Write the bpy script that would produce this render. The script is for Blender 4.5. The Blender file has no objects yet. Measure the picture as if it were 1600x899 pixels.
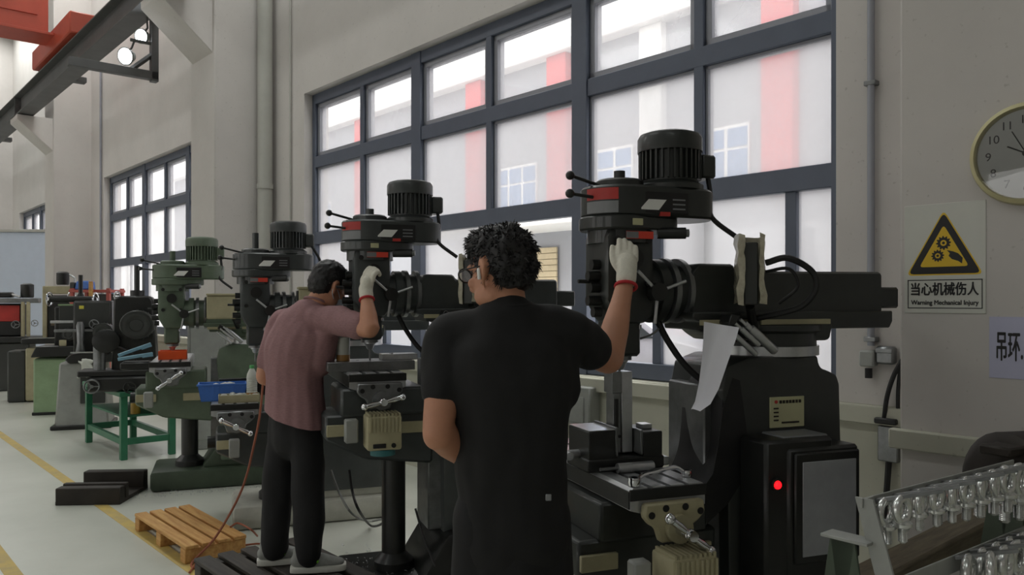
import bpy, bmesh, math, random
from mathutils import Vector, Matrix, noise
random.seed(7)
PI = math.pi
SC = bpy.context.scene
COL = SC.collection
F, CH = 1244.0, 1.5                      # focal length in pixels of the 1600 px frame, eye height

# ------------------------------------------------------------------ camera, sky, light, exposure
cam = bpy.data.cameras.new('camera'); camo = bpy.data.objects.new('camera', cam); COL.objects.link(camo)
cam.sensor_width = 36; cam.lens = F / 1600 * 36; cam.shift_y = 20.5 / 1600; cam.clip_start = .05; cam.clip_end = 300
camo.location = (0, 0, CH); camo.rotation_euler = (PI / 2, 0, 0); SC.camera = camo
SC.view_settings.view_transform = 'Standard'; SC.view_settings.look = 'None'
SC.view_settings.gamma = 1; SC.view_settings.use_curve_mapping = False; SC.view_settings.exposure = 0.0
SC.cycles.use_denoising = True
SC.cycles.max_bounces = 8; SC.cycles.diffuse_bounces = 4; SC.cycles.glossy_bounces = 3
SC.cycles.transparent_max_bounces = 12; SC.cycles.sample_clamp_indirect = 6
SC.cycles.caustics_reflective = False; SC.cycles.caustics_refractive = False
A = math.radians(41.4); CA, SA = math.cos(A), math.sin(A)
TH = -(PI / 2 - A)                       # heading of the window wall
D = 4.1                                  # wall face distance
def W(u, v, z): return Vector((SA * u + CA * v, -CA * u + SA * v, z))
wd = bpy.data.worlds.new('sky'); SC.world = wd; wd.use_nodes = True
_nt = wd.node_tree; bg = _nt.nodes['Background']; SKY = 2.35                       # overcast sky, brighter towards the zenith
_tc = _nt.nodes.new('ShaderNodeTexCoord'); _sx = _nt.nodes.new('ShaderNodeSeparateXYZ'); _nt.links.new(_tc.outputs['Generated'], _sx.inputs[0])
_mr = _nt.nodes.new('ShaderNodeMapRange'); _mr.inputs[1].default_value = 0; _mr.inputs[2].default_value = 1; _mr.inputs[3].default_value = SKY; _mr.inputs[4].default_value = SKY * 2.4
_nt.links.new(_sx.outputs['Z'], _mr.inputs[0]); _nt.links.new(_mr.outputs[0], bg.inputs[1]); bg.inputs[0].default_value = (1, .985, .955, 1)
def area(name, u, v, z, sx, sy, power, rot, portal=False, color=(1, 1, 1)):
    l = bpy.data.lights.new(name, 'AREA'); l.shape = 'RECTANGLE'; l.size = sx; l.size_y = sy
    l.energy = power; l.color = color
    if portal: l.cycles.is_portal = True
    o = bpy.data.objects.new(name, l); COL.objects.link(o)
    o.location = W(u, v, z); o.rotation_euler = rot; o['kind'] = 'structure'
    return o
CEIL = 8.6; U1_ = 9
FILL_L = [(2.5, -2.5), (-6.3, 3.1), (-14.3, 3.1), (-22.3, 3.1), (-30.3, 3.1), (-5.8, -3), (-13.8, -3), (-21.8, -3), (-13.8, -9), (-21.8, -9)]
for i, (u, v) in enumerate(FILL_L):       # added ceiling fill lamps, out of view, standing in for overhead daylight
    area('roof_light_glow', u, v, CEIL - .12, 4.5, 1.3, 115 if v > 0 else (22 if u > 0 else 60), (0, 0, TH), color=(.98, 1, .98))
for k in range(-3, 2):                 # daylight entering by the windows of the hall (sampling portals in the openings)
    if k < 1: area('window_portal', -5.08 + 8 * k, 4.5, 2.38, 6.1, 2.82, 1, (PI / 2, 0, TH + PI), portal=True)
    area('window_portal', -5.08 + 8 * k, -14.5, 2.9, 6.1, 2.0, 1, (PI / 2, 0, TH), portal=True)

# ------------------------------------------------------------------ materials
def lin(c):
    out = []
    for x in c:
        x /= 255.
        out.append(x / 12.92 if x <= .04045 else ((x + .055) / 1.055) ** 2.4)
    return tuple(out) + (1,)
MATS = {}
def mat(name, c, rough=.6, metal=0, var=.12, scale=6, bump=0, spec=.5, c2=None, emit=None, estr=0, coat=0, stretch=None):
    if name in MATS: return MATS[name]
    m = bpy.data.materials.new(name); m.use_nodes = True; nt = m.node_tree; N = nt.nodes; L = nt.links
    b = N['Principled BSDF']; b.inputs['Roughness'].default_value = rough; b.inputs['Metallic'].default_value = metal
    b.inputs['Specular IOR Level'].default_value = spec
    b.inputs['Coat Weight'].default_value = coat
    tc = N.new('ShaderNodeTexCoord'); src = tc.outputs['Object']
    if stretch:
        mp = N.new('ShaderNodeMapping'); mp.inputs['Scale'].default_value = stretch; L.new(src, mp.inputs[0]); src = mp.outputs[0]
    nz = N.new('ShaderNodeTexNoise'); nz.inputs['Scale'].default_value = scale; nz.inputs['Detail'].default_value = 6
    nz.inputs['Roughness'].default_value = .65
    L.new(src, nz.inputs['Vector'])
    cr = N.new('ShaderNodeValToRGB'); cr.color_ramp.elements[0].position = .32; cr.color_ramp.elements[1].position = .68
    base = lin(c); two = lin(c2) if c2 else None
    if two is None:
        lo = tuple(x * (1 - var) for x in base[:3]) + (1,); hi = tuple(min(1, x * (1 + var)) for x in base[:3]) + (1,)
    else: lo, hi = two, base
    cr.color_ramp.elements[0].color = lo; cr.color_ramp.elements[1].color = hi
    L.new(nz.outputs['Fac'], cr.inputs[0]); L.new(cr.outputs[0], b.inputs['Base Color'])
    if bump:
        bp = N.new('ShaderNodeBump'); bp.inputs['Strength'].default_value = bump; bp.inputs['Distance'].default_value = .01
        L.new(nz.outputs['Fac'], bp.inputs['Height']); L.new(bp.outputs[0], b.inputs['Normal'])
    if emit:
        b.inputs['Emission Color'].default_value = lin(emit); b.inputs['Emission Strength'].default_value = estr
    MATS[name] = m
    return m
def M_wall(name, c, dirt):
    m = mat(name, c, .85, var=.05, scale=1.2, bump=.05); nt = m.node_tree; N = nt.nodes; L = nt.links
    b = N['Principled BSDF']; cr = [n for n in N if n.type == 'VALTORGB'][0]
    nz = N.new('ShaderNodeTexNoise'); nz.inputs['Scale'].default_value = 38; nz.inputs['Detail'].default_value = 3
    tc = N.new('ShaderNodeTexCoord'); L.new(tc.outputs['Object'], nz.inputs['Vector'])
    r2 = N.new('ShaderNodeValToRGB'); r2.color_ramp.elements[0].position = .66; r2.color_ramp.elements[1].position = .74
    L.new(nz.outputs['Fac'], r2.inputs[0])
    mx = N.new('ShaderNodeMixRGB'); mx.inputs[2].default_value = lin(dirt); mf = N.new('ShaderNodeMath'); mf.operation = 'MULTIPLY'
    mf.inputs[1].default_value = .35; L.new(r2.outputs[0], mf.inputs[0]); L.new(mf.outputs[0], mx.inputs[0])
    L.new(cr.outputs[0], mx.inputs[1]); L.new(mx.outputs[0], b.inputs['Base Color'])
    return m
mWALL = M_wall('painted_wall', (203, 198, 194), (140, 134, 124))
mDADO = M_wall('painted_wall_low', (188, 187, 172), (128, 122, 108))
mCEIL = mat('ceiling_paint', (205, 206, 205), .9, var=.03)
mFLOOR = mat('epoxy_floor', (206, 208, 198), .33, var=.08, scale=.9, bump=.02, c2=(188, 191, 180))
mYEL = mat('yellow_line', (205, 178, 92), .6, var=.2, scale=9, c2=(176, 156, 104))
mALU = mat('window_aluminium', (90, 97, 112), .4, .1, var=.05)  # veil of window glare put into the colour, lighter and bluer
mSASH = mat('sash_aluminium', (150, 152, 160), .4, .2, var=.05)
mDARK = mat('machine_paint_dark', (43, 46, 44), .42, var=.25, scale=5, bump=.04, coat=.15)
mDARK2 = mat('machine_paint_grey', (62, 66, 66), .42, var=.22, scale=5, bump=.04, coat=.15)  # third mill's own grey; second mill's dark paint with haze lightened in
mBLACK = mat('black_oily_iron', (30, 31, 30), .38, var=.35, scale=8, bump=.08)
mGREEN = mat('machine_paint_green', (94, 108, 90), .45, var=.2, scale=6, bump=.04)
mGREEND = mat('machine_paint_deep_green', (58, 70, 55), .45, var=.25, scale=6, bump=.04)
mBENCH = mat('bench_green_enamel', (48, 112, 82), .4, var=.15, scale=6)
mCREAM = mat('machine_cream_paint', (172, 165, 134), .5, var=.14, scale=7)
mPALEG = mat('machine_pale_green', (140, 164, 128), .5, var=.12, scale=5)
mGREY = mat('machine_pale_grey', (150, 152, 148), .5, var=.12, scale=6, bump=.03)
mSTEEL = mat('ground_steel', (196, 198, 200), .28, .75, var=.12, scale=14)
mSTEEL2 = mat('worn_steel', (128, 130, 131), .33, .75, var=.25, scale=9, bump=.05)
mCHROME = mat('chrome', (222, 224, 228), .1, 1, var=.02)
mPIPE = mat('grey_plastic_pipe', (178, 177, 170), .5, var=.04)
mRUB = mat('black_rubber', (26, 26, 27), .55, var=.2, scale=12)
mRED = mat('red_sticker', (186, 54, 48), .45, var=.12)
mREDL = mat('red_label', (226, 72, 54), .4, var=.1)
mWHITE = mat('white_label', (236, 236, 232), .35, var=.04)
mLABG = mat('grey_label', (128, 130, 132), .4, var=.1)
mLABY = mat('cream_label', (190, 188, 150), .5, var=.1)
mORANGE = mat('crane_orange', (188, 78, 56), .45, var=.1, scale=2)
mBLUE = mat('sign_blue', (46, 62, 142), .45, var=.06)
mYSIGN = mat('sign_yellow', (206, 196, 72), .5, var=.06)
mRAIL = mat('crane_rail_grey', (92, 92, 92), .55, var=.15, scale=3)
mBIN = mat('orange_plastic', (238, 88, 32), .35, var=.06)
mBBLUE = mat('blue_plastic', (72, 122, 206), .4, var=.08)
mLBLUE = mat('pale_blue_steel', (128, 170, 190), .4, var=.1)
mWOOD = mat('pallet_pine', (212, 168, 104), .7, var=.2, scale=3, bump=.15, c2=(176, 124, 66), stretch=(1.2, 12, 12))
mWOODD = mat('dark_oily_wood', (70, 64, 58), .6, var=.25, scale=3, bump=.15, c2=(44, 40, 37), stretch=(1.2, 12, 12))
mTIMBER = mat('weathered_timber', (112, 102, 84), .75, var=.25, scale=4, bump=.2, c2=(78, 70, 58), stretch=(2, 14, 14))
mRUST = mat('rusty_dark_steel', (46, 41, 36), .6, .3, var=.3, scale=7, bump=.1)
mTABLE = mat('milling_table_steel', (186, 188, 190), .34, .65, var=.15, scale=9, bump=.03)
mCAST = mat('dusty_cast_iron', (176, 176, 166), .7, var=.2, scale=4, bump=.1)
mPAPER = mat('white_paper', (232, 232, 240), .7, var=.02)
mPAPERL = mat('lavender_paper', (190, 190, 214), .7, var=.03)
mPANELW = mat('sign_panel_white', (206, 206, 198), .5, var=.03)
mWARN = mat('warning_yellow', (222, 184, 40), .5, var=.04)
mINK = mat('sign_black', (24, 23, 24), .5, var=.05)
mSKIN = mat('skin', (196, 140, 112), .5, var=.06, scale=18)
mHAIR = mat('black_hair', (24, 22, 23), .5, var=.3, scale=60)
mTEE = mat('black_tee', (23, 23, 24), .85, var=.15, scale=20)
mTROU = mat('black_trousers', (23, 23, 25), .85, var=.15, scale=20)
mPINK = mat('dusty_pink_marl', (148, 112, 114), .85, var=.14, scale=60, bump=.1, stretch=(1, 1, 3))
mGLOVE = mat('cotton_glove', (226, 222, 208), .9, var=.06, scale=90, bump=.3)
mCUFF = mat('glove_red_cuff', (190, 50, 56), .85, var=.1)
mMASK = mat('face_mask', (206, 218, 228), .8, var=.03)
mSHOE = mat('grey_sneaker', (146, 148, 144), .75, var=.12, scale=40, bump=.2)
mSOLE = mat('pale_sole', (206, 206, 198), .6, var=.06)
mLIME = mat('lime_trim', (120, 190, 50), .6, var=.1)
mGOLD = mat('pale_gold_rim', (196, 188, 146), .35, .2, var=.06)
mDIAL = mat('clock_dial', (206, 208, 204), .6, var=.03)
mLAMP = mat('lamp_lens', (255, 255, 255), .3, var=0, emit=(240, 248, 255), estr=14)
mPILOT = mat('pilot_red', (255, 20, 20), .3, var=0, emit=(255, 12, 20), estr=4)
mFILLP = mat('roof_light_sheet', (240, 244, 242), .5, var=.02, emit=(240, 246, 244), estr=1.2)  # glowing sheet of the added fill panels
mHOSE = mat('rust_red_hose', (148, 84, 58), .5, var=.12)
mPARTN = mat('partition_pale_blue', (196, 206, 222), .6, var=.03)
mREDFR = mat('red_frame', (176, 84, 74), .5, var=.1)
mGRILLE = mat('grille_black', (20, 20, 20), .6)
mTEAL = mat('teal_plastic', (52, 112, 116), .5)
mBROWN = mat('brown_coolant', (176, 132, 76), .3, var=.2)
mCLEAR = mat('milky_plastic', (206, 208, 200), .35, var=.05)
mLIDG = mat('green_cap', (90, 176, 104), .5)
mFOIL = mat('crumpled_plastic_wrap', (176, 170, 150), .18, .1, var=.2, scale=30, bump=.6)
mSCREEN = mat('display_back', (54, 56, 54), .4, var=.1)
mPANEL = mat('notice_film', (150, 152, 156), .4, var=.1, scale=9, bump=.05)
mBUILD = mat('outside_wall', (158, 160, 166), .9, var=.04, scale=.6)
mBRED = mat('outside_red', (205, 84, 84), .9, var=.06)
mBWIN = mat('outside_glass', (112, 146, 190), .2, var=.1)
mBFR = mat('outside_frame', (238, 238, 236), .6, var=.03)
mGATE = mat('outside_gate', (190, 176, 146), .6, var=.08)
mYARD = mat('yard_concrete', (190, 190, 188), .8, var=.08, scale=.5)
mCAR = mat('car_paint', (150, 150, 160), .3, var=.05, coat=.6)
mCARG = mat('car_glass', (40, 46, 54), .1)
def M_glass(name, film, tint):
    m = bpy.data.materials.new(name); m.use_nodes = True; nt = m.node_tree; N = nt.nodes; L = nt.links
    N.remove(N['Principled BSDF']); out = N['Material Output']
    tr = N.new('ShaderNodeBsdfTransparent'); tr.inputs[0].default_value = tint
    tl = N.new('ShaderNodeBsdfTranslucent'); tl.inputs[0].default_value = (.47, .47, .485, 1)
    nz = N.new('ShaderNodeTexNoise'); nz.inputs['Scale'].default_value = 1.4; nz.inputs['Detail'].default_value = 5
    tc = N.new('ShaderNodeTexCoord'); L.new(tc.outputs['Object'], nz.inputs['Vector'])
    mr = N.new('ShaderNodeMapRange'); mr.inputs[1].default_value = .3; mr.inputs[2].default_value = .7
    mr.inputs[3].default_value = film - .06; mr.inputs[4].default_value = film + .06; L.new(nz.outputs['Fac'], mr.inputs[0])
    mx = N.new('ShaderNodeMixShader'); L.new(mr.outputs[0], mx.inputs[0]); L.new(tr.outputs[0], mx.inputs[1]); L.new(tl.outputs[0], mx.inputs[2])
    gl = N.new('ShaderNodeBsdfGlossy'); gl.inputs['Roughness'].default_value = .05
    m2 = N.new('ShaderNodeMixShader'); m2.inputs[0].default_value = .03; L.new(mx.outputs[0], m2.inputs[1]); L.new(gl.outputs[0], m2.inputs[2])
    L.new(m2.outputs[0], out.inputs[0]); MATS[name] = m
    return m
mGLASS = M_glass('clear_pane', .38, (1, 1, 1, 1))
mFILM = M_glass('dusty_film_pane', .55, (1, 1, 1, 1))
def M_clockglass():
    m = bpy.data.materials.new('clock_glass'); m.use_nodes = True; nt = m.node_tree; N = nt.nodes; L = nt.links
    N.remove(N['Principled BSDF'])
    tr = N.new('ShaderNodeBsdfTransparent'); gl = N.new('ShaderNodeBsdfGlossy'); gl.inputs['Roughness'].default_value = .01
    fr = N.new('ShaderNodeFresnel'); fr.inputs[0].default_value = 1.5
    mx = N.new('ShaderNodeMixShader'); L.new(fr.outputs[0], mx.inputs[0]); L.new(tr.outputs[0], mx.inputs[1]); L.new(gl.outputs[0], mx.inputs[2])
    L.new(mx.outputs[0], N['Material Output'].inputs[0]); return m
mCGL = M_clockglass()

# ------------------------------------------------------------------ mesh helpers
def frame(d):
    d = Vector(d).normalized(); a = Vector((0, 0, 1)) if abs(d.z) < .9 else Vector((1, 0, 0))
    x = a.cross(d).normalized(); return x, d.cross(x).normalized(), d
def spline(pts, k=8):
    P = [Vector(p) for p in pts]; P = [P[0] * 2 - P[1]] + P + [P[-1] * 2 - P[-2]]; out = []
    for i in range(1, len(P) - 2):
        for j in range(k):
            t = j / k; a, b, c, d = P[i - 1], P[i], P[i + 1], P[i + 2]
            out.append(.5 * ((2 * b) + (c - a) * t + (2 * a - 5 * b + 4 * c - d) * t * t + (3 * b - a - 3 * c + d) * t ** 3))
    return out + [P[-2]]
class MB:
    def __init__(s): s.v = []; s.f = []
    def add(s, vs, fs, M=None):
        n = len(s.v); s.v += [(M @ Vector(v)) if M else Vector(v) for v in vs]; s.f += [tuple(i + n for i in f) for f in fs]; return s
    def frombm(s, bm, M=None):
        bm.verts.index_update(); s.add([v.co.copy() for v in bm.verts], [[v.index for v in f.verts] for f in bm.faces], M); bm.free(); return s
    def box(s, lo, hi, bev=0, M=None, seg=1):
        bm = bmesh.new(); bmesh.ops.create_cube(bm, size=1)
        c = (Vector(lo) + Vector(hi)) / 2; d = Vector(hi) - Vector(lo)
        for v in bm.verts: v.co = Vector((v.co.x * d.x, v.co.y * d.y, v.co.z * d.z)) + c
        if bev: bmesh.ops.bevel(bm, geom=bm.edges[:], offset=min(bev, .45 * min(abs(x) for x in d)), segments=seg, profile=.5, affect='EDGES')
        return s.frombm(bm, M)
    def prism(s, poly, lo, hi, axis='y', bev=0, M=None, seg=1):
        mp = {'y': lambda p, t: (p[0], t, p[1]), 'z': lambda p, t: (p[0], p[1], t), 'x': lambda p, t: (t, p[0], p[1])}[axis]
        bm = bmesh.new(); a = [bm.verts.new(mp(p, lo)) for p in poly]; b = [bm.verts.new(mp(p, hi)) for p in poly]; n = len(poly)
        bm.faces.new(a); bm.faces.new(b[::-1])
        for i in range(n): bm.faces.new((a[i], b[i], b[(i + 1) % n], a[(i + 1) % n]))
        bmesh.ops.recalc_face_normals(bm, faces=bm.faces[:])
        if bev: bmesh.ops.bevel(bm, geom=bm.edges[:], offset=bev, segments=seg, profile=.5, affect='EDGES', clamp_overlap=True)
        return s.frombm(bm, M)
    def rings(s, R, cap=True, M=None):
        n = len(R[0]); vs = [v for r in R for v in r]; fs = []
        for i in range(len(R) - 1):
            for j in range(n): fs.append((i * n + j, i * n + (j + 1) % n, (i + 1) * n + (j + 1) % n, (i + 1) * n + j))
        if cap: fs.append(tuple(range(n))[::-1]); fs.append(tuple(range((len(R) - 1) * n, len(R) * n)))
        return s.add(vs, fs, M)
    def cyl(s, p0, p1, r0, r1=None, n=20, M=None):
        r1 = r0 if r1 is None else r1; p0, p1 = Vector(p0), Vector(p1); x, y, _ = frame(p1 - p0)
        c = [(math.cos(2 * PI * i / n), math.sin(2 * PI * i / n)) for i in range(n)]
        return s.rings([[p + (x * a + y * b) * r for a, b in c] for p, r in ((p0, r0), (p1, r1))], True, M)
    def lathe(s, prof, c=(0, 0, 0), d=(0, 0, 1), n=28, M=None):
        c = Vector(c); x, y, d = frame(d)
        return s.rings([[c + d * h + (x * math.cos(2 * PI * i / n) + y * math.sin(2 * PI * i / n)) * max(r, 1e-4) for i in range(n)] for r, h in prof], True, M)
    def tube(s, pts, r, n=8, k=0, M=None, r1=None):
        P = spline(pts, k) if k else [Vector(p) for p in pts]; x = None; R = []
        for i, p in enumerate(P):
            d = (P[min(i + 1, len(P) - 1)] - P[max(i - 1, 0)])
            if d.length < 1e-7: d = Vector((0, 0, 1))
            d.normalize()
            if x is None: x = frame(d)[0]
            x = (x - d * x.dot(d)); x = x.normalized() if x.length > 1e-6 else frame(d)[0]; y = d.cross(x)
            q = r if r1 is None else r + (r1 - r) * i / (len(P) - 1)
            R.append([p + (x * math.cos(2 * PI * j / n) + y * math.sin(2 * PI * j / n)) * q for j in range(n)])
        return s.rings(R, True, M)
    def sphere(s, c, r, n=14, M=None):
        r = (r, r, r) if not hasattr(r, '__len__') else r; c = Vector(c); R = []
        for i in range(n // 2 + 1):
            a = PI * i / (n // 2); z = -math.cos(a); q = max(math.sin(a), 1e-3)
            R.append([c + Vector((r[0] * q * math.cos(2 * PI * j / n), r[1] * q * math.sin(2 * PI * j / n), r[2] * z)) for j in range(n)])
        return s.rings(R, True, M)
    def torus(s, c, R, r, nrm=(0, 0, 1), n=24, m=8, a0=0, a1=2 * PI, M=None):
        c = Vector(c); x, y, d = frame(nrm); full = abs(a1 - a0 - 2 * PI) < 1e-6; RR = []
        for i in range(n + (0 if full else 1)):
            a = a0 + (a1 - a0) * i / n; e = x * math.cos(a) + y * math.sin(a)
            RR.append([c + e * R + (e * math.cos(2 * PI * j / m) + d * math.sin(2 * PI * j / m)) * r for j in range(m)])
        if full: RR.append(RR[0]); return s.rings(RR, False, M)
        return s.rings(RR, True, M)
    def build(s, name, m, parent=None, loc=None, rz=0, smooth=38, kind=None, label=None):
        me = bpy.data.meshes.new(name); me.from_pydata([tuple(v) for v in s.v], [], s.f); me.update()
        bm = bmesh.new(); bm.from_mesh(me); bmesh.ops.remove_doubles(bm, verts=bm.verts[:], dist=1e-5)
        bmesh.ops.recalc_face_normals(bm, faces=bm.faces[:]); bm.to_mesh(me); bm.free()
        if smooth:
            for p in me.polygons: p.use_smooth = True
            me.set_sharp_from_angle(angle=math.radians(smooth))
        me.materials.append(m); return link(name, me, parent, loc, rz, kind, label)
def link(name, me, parent=None, loc=None, rz=0, kind=None, label=None):
    o = bpy.data.objects.new(name, me); COL.objects.link(o)
    if parent: o.parent = parent
    if loc is not None: o.location = loc
    if rz: o.rotation_euler = (0, 0, rz)
    if kind: o['kind'] = kind
    if label: o['label'] = label
    return o
def tag(o, label, cat, group=None, kind=None):
    o['label'] = label; o['category'] = cat
    if group: o['group'] = group
    if kind: o['kind'] = kind
    return o
def thing(name, label, cat, loc=(0, 0, 0), rz=0, group=None):
    o = bpy.data.objects.new(name, None); COL.objects.link(o); o.empty_display_size = .1
    o.location = loc; o.rotation_euler = (0, 0, rz); return tag(o, label, cat, group)
def P(px, py, Z): return Vector(((px - 800) * Z / F, Z, CH - (py - 470) * Z / F))
def G(px, py, z=0):                      # the point of a level plane under a pixel
    Z = (CH - z) * F / (py - 470); return Vector(((px - 800) * Z / F, Z, z))
def WP(px, py, v):                       # (u, z) on a plane parallel to the window wall
    k = (px - 800) / F; u = v * (k * SA - CA) / (SA + k * CA); Z = -CA * u + SA * v
    return u, CH - (py - 470) * Z / F
def textmesh(t, size, mt, name, parent=None, loc=(0, 0, 0), rot=(PI / 2, 0, 0), ext=.0006, sx=1, bold=0, align='CENTER', width=None, heavy=0):
    cu = bpy.data.curves.new('t', 'FONT'); cu.body = t; cu.size = size; cu.extrude = ext; cu.align_x = align; cu.align_y = 'CENTER'; cu.offset = bold
    o = bpy.data.objects.new('t', cu); COL.objects.link(o); bpy.context.view_layer.update()
    me = bpy.data.meshes.new_from_object(o.evaluated_get(bpy.context.evaluated_depsgraph_get())); bpy.data.objects.remove(o)
    if width and len(me.vertices):
        xs = [v.co.x for v in me.vertices]; k = width / (max(xs) - min(xs)); c = (max(xs) + min(xs)) / 2
        for v in me.vertices: v.co.x = (v.co.x - c) * k
    if heavy:                                                # thicken the strokes
        vs = [v.co.copy() for v in me.vertices]; fs = [tuple(p.vertices) for p in me.polygons]; V = []; Fs = []
        for j, (dx, dy) in enumerate(((0, 0), (heavy, 0), (-heavy, 0), (0, heavy), (0, -heavy))):
            n = len(V); V += [(v.x + dx, v.y + dy, v.z + j * .00005) for v in vs]; Fs += [tuple(i + n for i in f) for f in fs]
        me = bpy.data.meshes.new(name); me.from_pydata(V, [], Fs); me.update()
    me.name = name; me.materials.clear(); me.materials.append(mt)
    q = link(name, me, parent, loc); q.rotation_euler = rot; q.scale = (sx, 1, 1); return q

# ------------------------------------------------------------------ the hall
def S(b, name, m, **k): return b.build(name, m, None, (0, 0, 0), TH, kind='structure', **k)
U0, U1, V0 = -36, 9, -14
S(MB().box((U0, V0, -.12), (U1, D, 0)), 'floor', mFLOOR)
S(MB().box((U0, 4.75, -.3), (U1 + 20, 40, -.02)), 'ground_yard', mYARD)
WZ0, WZ1 = .965, 3.79
wins = [(-8.13 + 8 * k, -2.04 + 8 * k) for k in (-3, -2, -1, 0)]
lwins = wins + [(-.13, 5.96)]
b = MB(); e = U0
for a, c in wins:
    b.box((e, D, WZ0), (a, D + .3, WZ1)); e = c
b.box((e, D, WZ0), (U1, D + .3, WZ1)); b.box((U0, D, WZ1), (U1, D + .3, CEIL))
S(b, 'wall_right', mWALL)
S(MB().box((U0, D, 0), (U1, D + .3, WZ0)), 'wall_right_lower', mDADO)
b = MB(); e = U0
for a, c in lwins:
    b.box((e, V0 - .3, 1.9), (a, V0, 3.9)); e = c
b.box((e, V0 - .3, 1.9), (U1, V0, 3.9)); b.box((U0, V0 - .3, 3.9), (U1, V0, CEIL)); b.box((U0, V0 - .3, 0), (U1, V0, 1.9))
S(b, 'wall_left', mWALL)
S(MB().box((U0 - .3, V0, 0), (U0, D, CEIL)), 'wall_back', mWALL)
S(MB().box((U1, V0, 0), (U1 + .3, D, CEIL)), 'wall_front', mWALL)
b = MB()                                                     # closed roof deck; added glowing fill panels sit under it
S(MB().box((U0, V0, CEIL), (U1, D + .3, CEIL + .2)), 'ceiling', mCEIL)
for i, (u, v) in enumerate(FILL_L):
    S(MB().box((u - 2.3, v - .7, CEIL - .06), (u + 2.3, v + .7, CEIL - .002)), 'window_roof_light', mFILLP)  # added glowing panel above each fill lamp, out of view
# pillars with haunches
PD = 3.45
def pillar(n, ul, ur):
    b = MB().box((ul, PD, 0), (ur, D + .02, CEIL), .012)
    b.prism([(PD + .02, 4.32), (PD + .02, 4.95), (2.86, 4.95), (2.86, 4.86)], ul + .06, ur - .06, 'x', .008)
    S(b, 'wall_pillar_%d' % n, mWALL)
pillar(1, -1.44, -.62); pillar(2, -9.78, -9.03); pillar(3, -17.75, -17.0); pillar(4, -25.75, -25.0)
# ledge band under the windows
for n, (a, c, v) in enumerate([(-9.0, -1.44, D), (-17, -9.78, D), (-25, -17.75, D)]):
    S(MB().box((a, v - .045, .868), (c, v, .962), .006), 'trim_%d' % (n + 1), mDADO)
uL, _ = WP(1408, 672, PD); uR, _ = WP(1591, 690, PD)
S(MB().box((-1.47, PD - .04, .88), (uR, PD, .962), .006), 'trim_4', mDADO)
# windows
TR = [(2.123, 2.258), (2.974, 3.098)]
def window(n, u0, full=True):
    X = lambda s: u0 + (8.13 - s)                            # s measured as on the first window
    fr = MB(); v0, v1 = 4.2, 4.28
    fr.box((X(8.13), v0, WZ0), (X(8.06), v1, WZ1), .004); fr.box((X(2.12), v0, WZ0), (X(2.04), v1, WZ1), .004)
    fr.box((X(8.13), v0, WZ0 + .005), (X(2.04), v1, 1.078), .004); fr.box((X(8.13), v0, 3.68), (X(2.04), v1, WZ1), .004)
    for z0, z1 in TR: fr.box((X(8.13), v0 + .001, z0), (X(2.04), v1 - .001, z1), .004)
    for s, w in ((6.10, .15), (4.02, .15)): fr.box((X(s + w / 2), v0 - .01, WZ0), (X(s - w / 2), v1 + .01, WZ1), .004)
    for s in (7.075, 5.06, 2.99): fr.box((X(s + .036), v0 + .002, 2.2), (X(s - .036), v1, WZ1), .004)
    root = S(fr, 'window_%d' % n, mALU)
    root['label'] = ['wide dark-framed window behind the near milling machines', 'dark-framed window beyond the first pillar', 'far window above the partition'][n - 1] if n < 4 else 'dark-framed window bay out at the side'
    cells = [(8.06, 7.11), (7.04, 6.175), (6.025, 5.096), (5.024, 4.095), (3.945, 3.026), (2.954, 2.12)]
    sash = MB(); gl = MB(); fl = MB()
    for a, c in cells:
        z0, z1 = TR[1][1], 3.68; t = .045
        for lo, hi in (((X(a), z0), (X(a - t), z1)), ((X(c + t), z0), (X(c), z1)), ((X(a), z0), (X(c), z0 + t)), ((X(a), z1 - t), (X(c), z1))):
            sash.box((lo[0], v0 + .03, lo[1]), (hi[0], v1 + .03, hi[1]), .003)
        gl.box((X(a), v0 + .06, z0), (X(c), v0 + .066, z1))
        z0, z1 = TR[0][1], TR[1][0]
        for lo, hi in (((X(a), z0), (X(a - .02), z1)), ((X(a), z1 - .02), (X(c), z1))):
            sash.box((lo[0], v0 + .03, lo[1]), (hi[0], v1 + .01, hi[1]), .002)
        fl.box((X(a), v0 + .05, z0), (X(c), v0 + .056, z1))
    # sliding lower lights, slid open
    z0, z1 = 1.078, TR[0][0]; sl = MB()
    for a, c in ((8.06, 6.68), (6.025, 5.02), (3.336, 2.37), (2.37, 2.12)):
        fl.box((X(a), v0 + .05, z0), (X(c), v0 + .056, z1))
        for q in (a, c):
            if q not in (8.06, 2.12, 6.025): sl.box((X(q + .035), v0 + .02, z0), (X(q - .035), v1, z1), .003)
    for q in (7.2, 2.99): sl.box((X(q + .03), v1 + .02, z0), (X(q - .03), v1 + .05, z1), .003)
    sash.build('sash', mSASH, root); sl.build('sliding_sash', mALU, root)
    gl.build('clear_glass', mGLASS, root, smooth=0); fl.build('filmed_glass', mFILM, root, smooth=0)
for i, (a, c) in enumerate(wins[::-1]): window(i + 1, a)
# yellow floor lines
for n, v in enumerate((1.6, .835)):
    S(MB().box((U0, v - .04, .0), (2, v + .04, .002)), 'floor_line_%d' % (n + 1), mYEL)

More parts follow.
